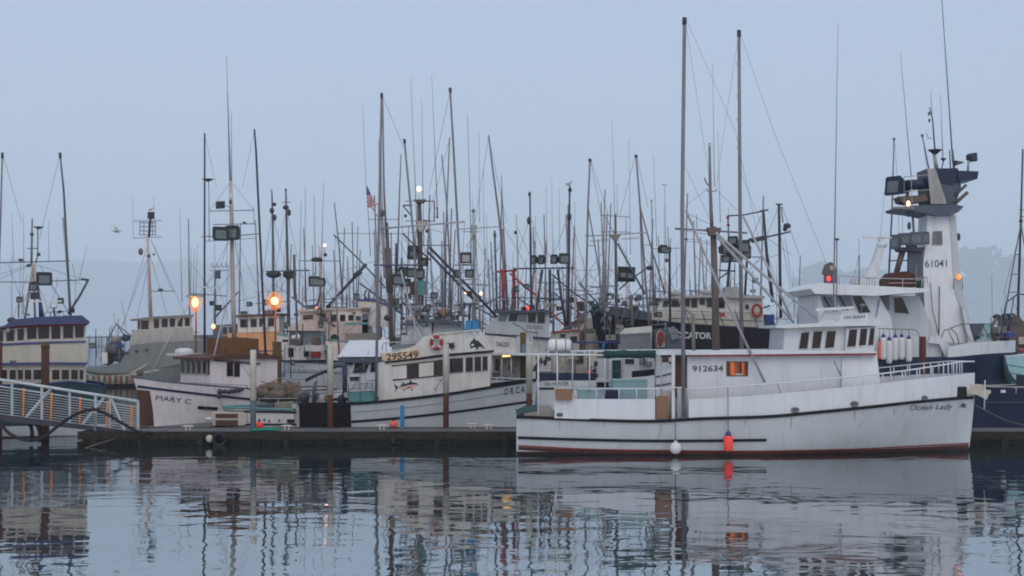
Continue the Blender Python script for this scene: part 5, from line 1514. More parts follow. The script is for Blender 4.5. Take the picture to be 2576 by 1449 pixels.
b = T('fishing_boat', 'white wheelhouse boat numbered 521052 with dark roof and red roof lamp', 'fishing boat', 1310, 66)
H = simple_hull(b, 1400, 1130, [(1130, 862), (1260, 872), (1400, 880)], B=1.8)
b.prism('wheelhouse', [(1221, 825), (1238, 807), (1258, 785), (1383, 785), (1381, 850), (1340, 846), (1221, 838)], -1.4, 1.4, 'hullwhite')
b.prism('roof', [(1245, 779), (1386, 781), (1386, 785.5), (1244, 786)], -1.7, 1.6, 'slate')
b.prism('house_trim', [(1221, 838), (1340, 846), (1381, 850), (1381, 854), (1340, 850), (1221, 842)], -1.45, 1.45, 'navy')
b.prism('deckhouse', [(1215, 842), (1380, 853), (1380, 900), (1215, 900)], -1.35, 1.3, 'hullwhite')
b.win([[(1262, 790), (1278, 790), (1270, 806), (1252, 806)], [(1284, 790), (1303, 790), (1301, 807), (1280, 807)], [(1307, 790), (1323, 790), (1323, 809), (1306, 808)], [(1329, 789), (1347, 789), (1347, 811), (1329, 810)], [(1353, 789), (1370, 789), (1370, 812), (1353, 812)]], -1.4, 1.0, 'steel', ['glasspale', 'glass', 'glasspale', 'glassred', 'glass'])
b.text('521052', 1325, 826.5, 1364, 828.5, 9, -1.4, 'lettergrey', 'number_lettering', 0, 0.015)
b.blob('port_lamp', 1328, 775, 4, 5, -1.0, 'redlamp')
b.pbox('lamp_board', 1312, 772, 1326, 780, -1.0, -0.8, 'black')
b.pole('cable', [(1290, 812), (1310, 822), (1325, 833), (1355, 838)], -1.43, 1.4, 'slate')
b.pole('mast', [(1191, 535), (1192, 600), (1193, 760), (1194, 840)], 0, 6, 'shippale', 10)
b.blob('mast_dome', 1191, 530, 5, 5, 0, 'tealtrim')
b.prism('mast_bracket', [(1184, 566), (1200, 566), (1197, 592), (1187, 592)], -0.2, 0.2, 'shippale')
b.pole('strut', [(1190, 595), (1172, 622), (1194, 624)], 0, 2.2, 'shippale')
b.pole('strut', [(1196, 590), (1204, 740)], 0.2, 2.2, 'shippale')
b.pole('yard', [(1150, 577), (1260, 570)], 0, 2, 'pole')
b.pole('yard', [(1164, 583), (1210, 583)], 0, 1.8, 'pole')
b.flood(1171, 650, 25, 26, -0.4, 0.1, lens='shippale')
b.pole('light_rack', [(1144, 667), (1199, 666)], -0.3, 4, 'shippale')
b.flood(1148, 690, 18, 20, -0.5, 0.5)
b.flood(1180, 689, 20, 20, -0.5, 0.1)
b.pole('light_rack', [(1135, 706), (1200, 702)], -0.3, 3, 'shippale')
b.pole('outrigger', [(1229, 340), (1240, 430), (1256, 552), (1274, 740), (1280, 840)], 1.1, 4, 'pole', 7)
b.pole('outrigger', [(1176, 290), (1184, 560), (1186, 700)], 0.8, 1.4, 'pole', 3)
b.pole('outrigger', [(1261, 440), (1268, 600), (1276, 760)], 0.3, 2, 'pole', 5)
b.pole('red_mast', [(1264, 678), (1268, 780)], -0.4, 8, 'red', 8)
b.pole('red_brace', [(1250, 684), (1300, 680)], -0.4, 5, 'redline')
b.pole('red_brace', [(1282, 687), (1318, 720), (1348, 742)], -0.4, 5, 'red')
b.pole('red_mast', [(1292, 682), (1294, 776)], -0.2, 9, 'red')
b.pole('post', [(1244, 580), (1248, 700), (1250, 780)], -0.2, 5, 'slate', 6)
b.pole('post', [(1299, 540), (1302, 640), (1303, 776)], 0.2, 3, 'mastcream', 5)
b.blob('block', 1245, 592, 4, 7, -0.2, 'mastbrown')
b.blob('block', 1297, 585, 4, 5, 0.2, 'poledark')
b.pole('deck_lamp_post', [(1200, 742), (1206, 780), (1208, 850)], -0.9, 6, 'tan')
b.blob('deck_lamp', 1172, 735, 4, 5, -1.0, 'warmlamp')
b.blob('deck_lamp', 1210, 738, 3.5, 5, -1.0, 'warmlamp')
b.prism('radar_bar', [(1165, 762), (1205, 762), (1205, 767), (1165, 767)], -0.4, -0.2, 'slate')
b.pole('radar_post', [(1182, 767), (1180, 810)], -0.3, 7, 'slate')
b.whips([(1216, 420, 1218, 640), (1224, 540, 1226, 700), (1205, 330, 1206, 560)], 0.5, w1=1.5)
b.wires([(1229, 345, 1275, 560), (1229, 345, 1195, 560), (1196, 600, 1260, 720), (1188, 600, 1150, 720), (1260, 600, 1210, 740), (1262, 560, 1330, 680), (1303, 575, 1345, 670), (1200, 690, 1350, 720), (1216, 736, 1236, 700), (1218, 690, 1250, 690)], 0, 1.0)

b = T('fishing_boat', 'white boat with number board 566255 and lit open cabin right of the orca boat', 'fishing boat', 1275, 57.5)
H = simple_hull(b, 1380, 1090, [(1090, 945), (1230, 955), (1380, 962)], ('hullwhite', 'bootdark'), B=1.5)
b.prism('number_board', [(1219, 843), (1296, 850), (1300, 886), (1232, 884)], -1.3, -1.22, 'oldwhite')
b.text('566255', 1249, 871, 1281, 873, 12, -1.3, 'lettergrey', 'number_lettering', 0, 0.02)
b.prism('canopy', [(1225, 886), (1335, 889), (1336, 895), (1226, 893)], -1.5, 1.3, 'oldwhite')
b.prism('cabin_back', [(1236, 894), (1330, 895), (1330, 960), (1236, 956)], 0.4, 1.2, 'oldwhite')
for px in (1237, 1262, 1286, 1330):
    b.pole('canopy_post', [(px, 893), (px, 957)], -1.3, 3.5, 'oldwhite')
b.pole('strip_lamp', [(1262, 896), (1284, 895)], -0.8, 5, 'tube')
b.pole('brace', [(1264, 935), (1290, 900)], -1.0, 2.5, 'cream')
b.win([(1246, 905, 1254, 930)], 0.4, 1.5, 'brown', 'glassred')
b.win([[(1312, 866), (1324, 866), (1324, 886), (1312, 886)]], -1.22, 1.5, 'slate', 'glasspale')
b.prism('locker', [(1238, 938), (1258, 938), (1258, 955), (1238, 955)], -0.9, -0.3, 'slate')
b.rail([(1236, 950), (1330, 954)], [(1250, 951, 1250, 962), (1300, 953, 1300, 964)], -1.4, 3, 'white')
b.pbox('upper_locker', 1300, 846, 1340, 905, 0.2, 0.9, 'hullwhite')

# ================================================================ the black gantry boat and the pale cabin
b = T('fishing_boat', 'pale yellow cabin boat carrying a black gantry of floodlights between two black masts', 'fishing boat', 1400, 73)
H = simple_hull(b, 1300, 1580, [(1300, 862), (1420, 862), (1580, 845)], ('cream', 'bootdark'), B=2.0)
b.prism('cabin', [(1388, 838), (1400, 832), (1458, 826), (1476, 800), (1497, 797), (1512, 830), (1524, 862), (1524, 890), (1388, 890)], -1.6, 1.5, 'cream')
b.win([[(1490, 803), (1499, 803), (1508, 828), (1492, 828)]], -1.6, 1.2, 'cream', 'glass')
b.win([[(1434, 846), (1452, 845), (1452, 868), (1434, 868)]], -1.6, 1.2, 'oldwhite', 'glass')
b.prism('tan_hood', [(1436, 812), (1456, 802), (1478, 806), (1476, 822), (1440, 824)], -1.0, 0.6, 'brown')
b.pole('red_rail', [(1386, 836), (1459, 830)], -1.7, 4, 'red')
b.pole('mast', [(1333, 482), (1334, 600), (1336, 740), (1337, 860)], -0.4, 4, 'poledark', 7.5)
b.pole('mast', [(1433, 466), (1432, 600), (1430, 740), (1428, 850)], -0.2, 4.5, 'poledark', 7.5)
b.blob('mast_block', 1332, 489, 4, 5, -0.5, 'poledark')
b.blob('mast_block', 1434, 478, 5, 6, -0.3, 'poledark')
b.blob('mast_block', 1331, 555, 6, 10, -0.5, 'poledark')
b.blob('mast_block', 1432, 545, 6, 10, -0.3, 'poledark')
b.pole('gantry_bar', [(1290, 676), (1445, 674)], -0.3, 4, 'poledark')
b.pole('gantry_leg', [(1364, 678), (1352, 760), (1346, 830)], -0.3, 7, 'poledark')
b.pole('gantry_leg', [(1383, 678), (1384, 800)], 0.4, 8, 'poledark')
b.pole('gantry_leg', [(1403, 678), (1412, 750), (1428, 850)], -0.3, 7, 'poledark')
b.pole('gantry_tie', [(1350, 750), (1412, 752)], -0.3, 4, 'poledark')
b.pole('gantry_tie', [(1350, 712), (1404, 710)], -0.3, 2, 'slate')
b.flood(1346, 654, 15, 21, -0.5, -0.9)
b.flood(1365, 654, 17, 22, -0.5, -0.7)
b.flood(1397, 653, 18, 22, -0.5, -0.6)
b.flood(1418, 652, 26, 25, -0.5, 0.2)
b.pole('red_boom', [(1386, 783), (1400, 800), (1424, 822)], -0.8, 5, 'red')
b.pole('red_post', [(1449, 750), (1453, 770), (1454, 800)], -0.2, 4, 'redline')
b.pole('boom', [(1388, 690), (1440, 735), (1490, 768)], 0.2, 4, 'poledark')
b.pole('boom', [(1545, 742), (1500, 772), (1405, 838)], -0.6, 5, 'mastbrown')
b.blob('boom_head', 1408, 838, 6, 4, -0.7, 'poledark')
b.whips([(1374, 470, 1376, 640), (1388, 450, 1390, 640), (1407, 470, 1408, 630), (1376, 628, 1377, 660), (1390, 626, 1391, 660)], 0.3, w1=1.3)
b.wires([(1332, 550, 1300, 650), (1338, 555, 1370, 640), (1430, 545, 1395, 635), (1436, 550, 1475, 690), (1440, 600, 1445, 675), (1440, 680, 1480, 740), (1325, 650, 1300, 740), (1345, 680, 1310, 780), (1430, 550, 1425, 670), (1336, 570, 1340, 670), (1450, 680, 1600, 678)], 0, 1.1)

b = T('fishing_boat', 'boat with two tall raked poles, triangular mast bracket and grey deck tote', 'fishing boat', 1560, 60)
H = simple_hull(b, 1470, 1760, [(1470, 905), (1600, 900), (1760, 880)], ('hullwhite', 'bootdark'), B=1.7)
b.prism('cabin', [(1560, 838), (1572, 826), (1640, 820), (1640, 895), (1560, 895)], -1.2, 1.2, 'oldwhite')
b.pbox('roof_dome', 1526, 842, 1550, 856, -0.8, -0.2, 'shippale')
b.pole('blue_bar', [(1437, 861), (1580, 862)], -1.2, 5, 'bluetrim')
b.pole('blue_post', [(1520, 862), (1516, 880)], -1.0, 8, 'blue')
b.prism('windscreen', [(1680, 826), (1695, 820), (1712, 850), (1690, 856)], -1.0, -0.9, 'glasspale')
b.prism('dash', [(1645, 830), (1690, 824), (1714, 856), (1712, 880), (1645, 880)], -0.9, 0.9, 'slate')
b.rail([(1640, 818), (1676, 815), (1676, 826)], [(1655, 804, 1655, 818)], -0.6, 3, 'steel')
b.pole('outrigger', [(1484, 402), (1479, 522), (1474, 740), (1472, 900)], -1.1, 4.5, 'pole', 6)
b.pole('outrigger', [(1600, 392), (1610, 517), (1625, 727), (1640, 890)], 1.1, 4.5, 'pole', 6.5)
b.blob('outrigger_head', 1484, 403, 4.5, 4.5, -1.1, 'poledark')
b.blob('outrigger_head', 1600, 393, 4.5, 4.5, 1.1, 'poledark')
b.pole('brace', [(1480, 525), (1500, 640), (1515, 742), (1535, 850)], -0.9, 3.5, 'pole')
b.pole('brace', [(1610, 520), (1640, 630), (1674, 740)], 0.9, 4, 'pole')
b.rail([(1474, 618), (1494, 618)], [], -1.0, 2, 'pole', 'rung')
b.rail([(1472, 720), (1511, 721)], [], -1.0, 2, 'pole', 'rung')
b.rail([(1622, 616), (1640, 616)], [], 1.0, 2, 'pole', 'rung')
b.pole('mast', [(1548, 538), (1549, 640), (1550, 740), (1552, 880)], 0, 5.5, 'mastbrown', 10)
b.pole('crossarm', [(1471, 594), (1550, 590), (1628, 585)], -0.1, 3.2, 'polelight')
b.pole('crossarm', [(1510, 541), (1586, 546)], -0.1, 2, 'pole')
b.pole('crossarm', [(1511, 583), (1586, 584)], -0.1, 2, 'pole')
b.pole('bracket_post', [(1519, 542), (1519, 583)], -0.1, 1.5, 'pole')
b.pole('bracket_post', [(1575, 546), (1575, 584)], -0.1, 1.5, 'pole')
b.pole('bracket_strut', [(1522, 545), (1546, 588)], -0.1, 1.8, 'pole')
b.prism('mast_gusset', [(1534, 591), (1563, 589), (1553, 606), (1546, 606)], -0.15, 0.15, 'tan')
b.pole('boom', [(1553, 612), (1585, 670), (1622, 740)], -0.3, 5, 'slate')
b.pole('boom', [(1558, 728), (1590, 700), (1627, 675)], 0.2, 4, 'slate')
b.blob('boom_block', 1634, 674, 9, 6, 0.2, 'poledark')
b.prism('light_box', [(1556, 670), (1598, 672), (1598, 708), (1556, 708)], 0.1, 0.6, 'floodbody')
b.flood(1566, 692, 18, 16, -0.1, 0.2)
b.flood(1587, 694, 18, 16, -0.1, -0.2)
b.wires([(1487, 405, 1530, 540), (1486, 405, 1512, 540), (1603, 396, 1630, 520), (1597, 396, 1560, 540), (1544, 600, 1535, 700), (1552, 600, 1580, 650), (1484, 605, 1530, 602), (1484, 608, 1530, 605), (1562, 600, 1608, 597), (1562, 603, 1608, 600), (1487, 680, 1487, 700), (1622, 720, 1660, 800), (1500, 742, 1520, 690)], 0, 1.0)
b.whips([(1540, 300, 1546, 540), (1582, 350, 1586, 640), (1552, 460, 1553, 540), (1644, 390, 1652, 620)], 0.4, w1=1.6)
b.pole('post', [(1639, 505), (1642, 640), (1646, 800)], 0.5, 2.5, 'pole', 4)
b.blob('post_head', 1639, 505, 2.5, 2.5, 0.5, 'poledark')
b.pole('aerial_post', [(1672, 466), (1675, 600), (1678, 660)], 0.8, 1.2, 'pole', 2)
b.pole('aerial_head', [(1666, 463), (1672, 467), (1678, 463)], 0.8, 2, 'pole')
b.pole('light_post', [(1684, 620), (1685, 719), (1686, 830)], 0.3, 6, 'navy')
b.flood(1665, 628, 22, 20, 0.1, 0.6)
b.flood(1680, 631, 18, 14, 0.1, -0.4)
b.blob('post_lamp', 1677, 655, 5, 5, 0.2, 'mastbrown')
b.pole('light_arm', [(1640, 626), (1725, 624)], 0.3, 1.8, 'pole')
b.pole('whip_base', [(1680, 570), (1682, 622)], 0.3, 2.2, 'pole')
t = T('deck_tote', 'square grey tote standing on the cabin left of the tilted life ring', 'tote', 1600, 58.6)
t.prism('body', [(1560, 843), (1636, 839), (1640, 880), (1562, 886)], 0, 1.0, 'steel')
t.prism('rim', [(1558, 840), (1638, 836), (1638, 841), (1558, 845)], -0.03, 1.03, 'steel')
ring('tilted red life ring hanging right of the grey tote', 1661, 852, 8, 16, 6, 58.4, tilt=0.8, patches=False)

# ================================================================ the black hulled boat
b = T('fishing_boat', 'black hulled boat with LOCATOR in white letters and cream wheelhouse, bow left', 'fishing boat', 1720, 70)
Bx = lambda px: b.q(px, HY, 0)[0]
H = Hull(b, Bx(1985), Bx(1560), Bx(1484), 2.3, 1.9, [(1484, 779), (1510, 786), (1560, 795), (1640, 805), (1760, 816), (1860, 822), (1985, 828)], ('black', 'boot'), boot=0.3, bul=0.5, tm=0.5, ws=0.85, nb=2.8, N=26)
H.cap('slate', 3)
b.text('LOCATOR', 1690, 850.5, 1790, 853.5, 17, 0, 'hullwhite', 'name_lettering', 0, 0.035, H)
b.prism('deckhouse', [(1640, 786), (1920, 790), (1924, 832), (1700, 818), (1640, 806)], -2.0, 1.8, 'cream')
b.prism('wheelhouse', [(1664, 752), (1720, 748), (1918, 750), (1920, 792), (1650, 790)], -1.7, 1.6, 'oldwhite')
b.prism('roof', [(1652, 751), (1715, 743), (1800, 741), (1924, 744), (1924, 751), (1800, 748), (1715, 750)], -2.0, 1.9, 'shippale')
b.win([[(1722, 750), (1735, 749), (1735, 771), (1722, 772)], [(1739, 749), (1754, 748), (1754, 774), (1739, 774)], [(1760, 748), (1773, 748), (1773, 767), (1760, 767)], [(1778, 749), (1793, 749), (1793, 773), (1778, 773)], [(1805, 749), (1823, 749), (1823, 775), (1805, 775)], [(1670, 757), (1684, 756), (1680, 772), (1666, 772)], [(1690, 756), (1712, 754), (1710, 772), (1688, 772)]], -1.7, 1.2, 'cream', 'glass')
for k in range(5):
    b.pole('panel_seam', [(1722 + k*42, 779), (1738 + k*42, 822)], -2.02, 2, 'slate', n=4)
b.pole('panel_seam', [(1650, 781), (1920, 788)], -2.03, 1.6, 'slate', n=4)
b.pole('panel_seam', [(1690, 800), (1920, 808)], -2.03, 1.6, 'slate', n=4)
c = b.q(1879, 772, -1.72)
MB().prism([(c.x + 0.1*math.cos(a*math.pi/6), c.y - 0.03, c.z + 0.13*math.sin(a*math.pi/6)) for a in range(12)], [(c.x + 0.1*math.cos(a*math.pi/6), c.y, c.z + 0.13*math.sin(a*math.pi/6)) for a in range(12)]).build('porthole', 'brown', b.o)
b.shape('red_mark', [(1810, 786), (1816, 788), (1822, 786), (1824, 797), (1817, 795), (1811, 797)], -2.02, 'red')
b.pbox('blue_tarp', 1924, 791, 1948, 828, -1.2, 0.5, 'bluebox')
for k in range(7):
    b.pole('rail_post', [(1520 + k*22, 762 - k*1.2), (1518 + k*22, 790 + k*2)], -1.3, 1.6, 'poledark')
b.pole('bow_rail', [(1498, 752), (1560, 752), (1660, 750)], -1.3, 2, 'poledark')
b.pole('bow_rail', [(1500, 766), (1560, 768), (1660, 766)], -1.3, 1.6, 'poledark')
b.prism('foredeck_tarp', [(1500, 776), (1540, 770), (1600, 778), (1650, 790), (1640, 803), (1520, 790)], -1.0, 1.0, 'slate')
b.blob('windlass', 1497, 772, 11, 9, -0.3, 'greenhull')
b.pole('mast', [(1586, 742), (1590, 800), (1592, 850)], -1.7, 8, 'mastbrown', 10)
b.pole('gantry_post', [(1920, 530), (1929, 640), (1944, 760)], -0.8, 6.5, 'poledark', 9)
b.pole('gantry_post', [(1959.5, 515), (1961, 600), (1963, 740), (1964, 800)], -0.4, 7, 'poledark', 8)
b.pole('gantry_cap', [(1952, 514), (1968, 514)], -0.4, 4, 'poledark')
b.pole('gantry_cap', [(1912, 531), (1933, 528)], -0.8, 4, 'poledark')
b.pole('gantry_bar', [(1830, 543), (1870, 541), (1924, 530)], -0.6, 3.6, 'poledark')
b.pole('gantry_bar', [(1888, 604), (1930, 596), (1988, 583)], -0.6, 5.5, 'poledark', 4)
b.prism('spotlight_arm', [(1885, 600), (1925, 592), (1925, 603), (1895, 611)], -0.9, -0.6, 'poledark')
b.blob('spotlight', 1980, 568, 10, 7, -0.5, 'poledark')
b.blob('spotlight', 1975, 576, 6, 6, -0.5, 'poledark')
b.pole('signal_post', [(1831, 545), (1833, 600), (1834, 640)], -0.7, 4, 'mastbrown')
b.blob('signal_lamp', 1831, 547, 4, 4, -0.7, 'redline')
b.blob('signal_lamp', 1832, 566, 4, 4, -0.7, 'redline')
b.pole('light_rack', [(1812, 612), (1890, 604)], -0.7, 5, 'poledark')
for k, (px, py, w, h) in enumerate(((1820, 628, 24, 26), (1842, 632, 26, 28), (1868, 622, 28, 30), (1850, 650, 24, 20), (1826, 652, 20, 18), (1880, 636, 20, 30), (1846, 606, 24, 20))):
    b.flood(px, py, w, h, -0.9, 0.6 - 0.2*k)
b.pole('gantry_leg', [(1836, 655), (1832, 700), (1828, 742)], -0.6, 7, 'poledark')
b.pole('gantry_leg', [(1880, 640), (1874, 742)], -0.2, 6, 'poledark')
b.pole('strut', [(1808, 680), (1850, 682)], -0.5, 4, 'poledark')
b.pole('strut', [(1790, 735), (1810, 700), (1835, 684)], -0.5, 4, 'slate')
b.pole('strut', [(1815, 645), (1920, 647)], -0.5, 2.4, 'slate')
b.blob('net_roll', 1780, 735, 22, 7, -0.7, 'shippale')
b.blob('net_roll', 1700, 738, 20, 8, -0.4, 'shippale')
b.pbox('winch_house', 1824, 722, 1868, 744, -0.8, 0.2, 'shippale')
b.wires([(1921, 532, 1890, 600), (1960, 518, 1930, 590), (1968, 520, 2010, 640), (1930, 600, 1990, 640), (1966, 600, 1995, 760), (1960, 640, 1900, 660), (1930, 640, 1960, 720), (1975, 600, 2005, 800), (1880, 700, 1960, 745)], -0.4, 1.1)
b.pole('chain', [(1966, 520), (1968, 545), (1970, 560)], -0.4, 2.6, 'poledark')
b.whips([(1995, 680, 1998, 800), (1935, 660, 1945, 740)], 0.2, w1=2)
ring('large red life ring on the cream wheelhouse above the black hull', 1904, 781, 11, 14.5, 7, 67.9, patches=False)

# ================================================================ boats seen through the cockpit of the nearest boat
b = T('fishing_boat', 'white stern named SEA HUNTER seen through the canopy frame of the nearest boat', 'fishing boat', 1420, 55.5)
H = simple_hull(b, 1352, 1640, [(1352, 958), (1430, 957.5), (1500, 957), (1640, 948)], ('white', 'bootdark'), B=1.5, rake=30)
H.strip('rub_rail', [(1354, 977), (1430, 977), (1600, 975)], 4, 'black', 0.04)
b.text('SEA HUNTER', 1370, 970, 1431, 969.5, 9, 0, 'lettergrey', 'name_lettering', 0, 0.01, H)
b.prism('deck_edge', [(1350, 938), (1500, 940), (1500, 957), (1350, 956)], -1.3, 1.2, 'navy')
b.prism('cabin', [(1390, 895), (1420, 884), (1500, 884), (1500, 940), (1390, 938)], -0.6, 1.2, 'cream')
b.win([(1446, 895, 1468, 915)], -0.6, 1.2, 'cream', 'glass')
b.rail([(1350, 920), (1500, 921)], [(1350 + k*25, 920, 1350 + k*25, 940) for k in range(7)], -1.3, 1.8, 'polelight')
for px, py in ((1353, 918), (1361, 908), (1371, 912), (1499, 915), (1496, 931), (1346, 926)):
    b.blob('float', px, py, 5, 8, -1.45, 'poledark', seg=8, rings=6)
b.pole('post', [(1450, 890), (1447, 940)], -1.0, 4, 'tan')
b.pole('post', [(1482, 900), (1484, 950)], -1.2, 3.5, 'shippale')
b.win([(1502, 962, 1530, 974)], -1.6, 1.5, 'steel', 'glass', name='engine_vent')
b.wires([(1350, 926, 1500, 930), (1460, 930, 1500, 955)], -1.3, 1.0)
b = T('fishing_boat', 'white boat with dark curved stripes and open wheelhouse behind the green rolled tarp', 'fishing boat', 1600, 52.6)
H = simple_hull(b, 1560, 1900, [(1560, 952), (1640, 945), (1712, 930), (1900, 900)], ('white', 'bootdark'), B=1.2, rake=30)
H.strip('upper_stripe', [(1650, 948), (1680, 942), (1715, 930)], 4, 'slate', 0.02, both=False)
H.strip('lower_stripe', [(1650, 970), (1680, 966), (1715, 958)], 4, 'slate', 0.02, both=False)
b.prism('deckhouse', [(1532, 896), (1650, 893), (1650, 958), (1532, 958)], -0.7, 0.7, 'hullwhite')
b.win([(1572, 903, 1595, 916)], -0.7, 1.5, 'hullwhite', 'glass')
b.prism('doorway', [(1590, 934), (1648, 928), (1648, 966), (1590, 955)], -0.75, -0.71, 'black')
b.prism('side_opening', [(1540, 906), (1562, 906), (1562, 956), (1540, 956)], -0.75, -0.71, 'greentarp')
b.wires([(1532, 933, 1572, 934), (1566, 900, 1566, 955)], -0.8, 1.2)
b.pbox('reel_box', 1668, 899, 1682, 912, -1.2, -0.9, 'brown')
# ================================================================ right: the tall white tower boat
b = T('fishing_boat', 'big white boat numbered 61041 with a tall white tower and navy hull at right', 'fishing boat', 2330, 57)
Bx = lambda px: b.q(px, HY, 0)[0]
H = Hull(b, Bx(2075), Bx(2500), Bx(2562), 2.6, 2.2, [(2075, 900), (2300, 898), (2390, 897), (2480, 889), (2558, 884)], ('navy', 'bootdark'), boot=0.3, bul=0.1, tm=0.5, ws=0.9, nb=2.8, N=28)
bulwark(H, 'bulwark', [(2384, 873), (2440, 863), (2500, 859), (2558, 856)], 'white', 0.08)
H.strip('hull_band', [(2210, 972), (2330, 972), (2450, 970)], 4, 'shippale', 0.03, both=False)
b.prism('deckhouse', [(2100, 846), (2360, 846), (2388, 868), (2392, 900), (2100, 900)], -2.0, 2.0, 'white')
b.prism('wheelhouse', [(2056, 742), (2210, 742), (2242, 800), (2248, 848), (2062, 848)], -1.9, 1.9, 'towerwhite')
b.prism('after_house', [(2214, 744), (2312, 744), (2358, 850), (2358, 880), (2250, 880)], -1.5, 1.5, 'hullwhite')
b.prism('wheelhouse_roof', [(2039, 726), (2057, 711), (2200, 719), (2339, 726), (2339, 734), (2200, 744), (2050, 739)], -2.5, 2.2, 'towerwhite')
b.win([[(2064, 745), (2092, 745), (2103, 780), (2075, 784)], [(2104, 744), (2137, 743), (2150, 776), (2115, 780)], [(2143, 745), (2166, 744), (2190, 786), (2160, 787)]], -1.9, 2.0, 'white', ['glasspale', 'glasspale', 'glass'])
for x0, x1 in ((2072, 2092), (2112, 2132)):
    b.pole('window_bar', [(x0, 746), (x1, 780)], -1.94, 3, 'navy', n=4)
b.win([[(2248, 748), (2269, 748), (2287, 789), (2250, 787)]], -1.5, 1.6, 'hullwhite', 'glassred')
b.prism('side_wall', [(2216, 742), (2236, 742), (2238, 780), (2226, 780)], -1.56, -1.5, 'steel')
b.pole('grab_line', [(2212, 752), (2204, 797)], -1.95, 2, 'slate')
# tower
b.prism('tower', [(2334, 541), (2404, 541), (2413, 680), (2422, 740), (2440, 806), (2456, 862), (2330, 862), (2322, 677)], -0.62, 0.62, 'towerwhite')
b.prism('tower_edge', [(2390, 541), (2404.5, 541), (2413.5, 680), (2422.5, 740), (2440.5, 806), (2430, 806), (2404, 740), (2398, 680)], -0.66, -0.625, 'hullwhite')
b.win([[(2347, 583), (2369, 582), (2370, 615), (2345, 616)]], -0.62, 1.0, 'shippale', 'steel')
b.text('61041', 2327, 673, 2382, 672, 19, -0.62, 'lettergrey', 'number_lettering', 0, 0.01)
b.prism('crows_nest_floor', [(2258, 521), (2300, 517), (2404, 514), (2425, 519), (2412, 533), (2394, 542), (2352, 542), (2318, 534), (2262, 527)], -1.0, 0.9, 'slate')
b.prism('lamp_shelf', [(2252, 520), (2300, 521), (2300, 526), (2252, 525)], -1.05, -0.5, 'tan')
b.prism('crows_nest', [(2332, 424), (2410, 423), (2418, 470), (2404, 514), (2341, 514)], -0.75, 0.7, 'slate')
b.prism('nest_panel', [(2333, 424), (2354, 424), (2382, 513), (2342, 513)], -0.8, -0.755, 'shippale')
b.prism('nest_panel', [(2354, 424), (2410, 423), (2408, 456), (2395, 463), (2368, 458)], -0.82, -0.755, 'navy')
b.prism('wind_baffle', [(2409, 429), (2462, 431), (2459, 450), (2412, 458)], -0.9, 0.7, 'navy')
b.pole('blade', [(2402, 512), (2434, 484)], -0.9, 9, 'mastbrown', n=6)
b.pole('blade', [(2404, 490), (2431, 465)], -0.8, 7, 'slate', n=6)
b.rail([(2274, 445), (2333, 440)], [(2274, 445, 2275, 519), (2292, 443, 2295, 519)], -1.0, 2, 'polelight')
b.rail([(2277, 482), (2337, 477)], [], -1.0, 2, 'polelight')
b.flood(2258, 470, 44, 44, -0.6, -0.95, body='navy')
b.pole('drum_light', [(2279, 466), (2338, 462)], -0.5, 26, 'navy', n=10)
b.pole('drum_foot', [(2285, 470), (2280, 515)], -0.4, 9, 'mastbrown')
b.pole('drum_foot', [(2312, 470), (2315, 518)], -0.4, 8, 'mastbrown')
b.prism('lamp_plinth', [(2262, 494), (2330, 490), (2336, 505), (2290, 512), (2268, 508)], -0.7, 0.2, 'mastbrown')
b.blob('nest_lamp', 2285, 512, 5, 7, -1.1, 'warmlamp')
b.pole('hanging_bowl', [(2290, 527), (2290, 545)], -0.6, 25, 'slate', 17, n=10)
b.blob('hailer', 2287, 568, 5, 10, -0.6, 'slate')
b.pole('lamp_post', [(2296, 545), (2300, 600)], -0.5, 6, 'steel')
dish(b, 2352, 378, 36, 12, -0.2, 'poledark')
b.pole('dish_post', [(2350, 388), (2356, 424)], -0.2, 8, 'shippale', 11)
dish(b, 2373, 399, 15, 8, -0.4, 'poledark')
b.pole('dish_post', [(2373, 406), (2369, 424)], -0.4, 3, 'poledark')
b.flood(2442, 396, 24, 20, -0.3, 2.2, body='poledark')
b.pole('dish_post', [(2437, 404), (2435, 430)], -0.3, 6, 'shippale')
b.prism('horn', [(2404, 403), (2424, 407), (2424, 410), (2408, 415)], -0.4, -0.1, 'slate')
b.pole('antenna', [(2368, -20), (2383, 200), (2397, 410)], -0.1, 2, 'pole', 4)
b.pole('antenna_base', [(2389, 378), (2391, 424)], -0.3, 3, 'poledark')
b.pole('antenna_base', [(2396, 376), (2400, 424)], -0.1, 6, 'pole')
b.pole('signal_mast', [(2338, 270), (2346, 300), (2352, 380)], -0.2, 2.5, 'poledark', 4)
b.pole('signal_arm', [(2331, 335), (2334, 347), (2346, 348)], -0.2, 1.6, 'pole')
b.blob('signal_lamp', 2337, 286, 3, 5, -0.2, 'poledark')
b.blob('signal_lamp', 2338, 303, 3, 5, -0.2, 'redline')
b.whips([(2366, 238, 2372, 400), (2265, 130, 2292, 442), (2341, 225, 2345, 300)], 0.1, w=1, w1=2.4)
b.pole('pole', [(2249, 350), (2244, 530), (2236, 690)], 0.6, 3.4, 'pole', 5)
b.pole('pole', [(2320, 342), (2328, 380), (2336, 424)], 0.3, 3, 'pole', 4)
b.blob('pole_head', 2320, 341, 4, 4, 0.3, 'steel')
b.blob('pole_head', 2249, 350, 4, 4, 0.6, 'steel')
b.wires([(2251, 360, 2262, 520), (2260, 540, 2262, 590), (2270, 530, 2272, 640), (2225, 480, 2215, 596), (2310, 540, 2320, 600), (2322, 350, 2330, 420)], 0.2, 0.9)
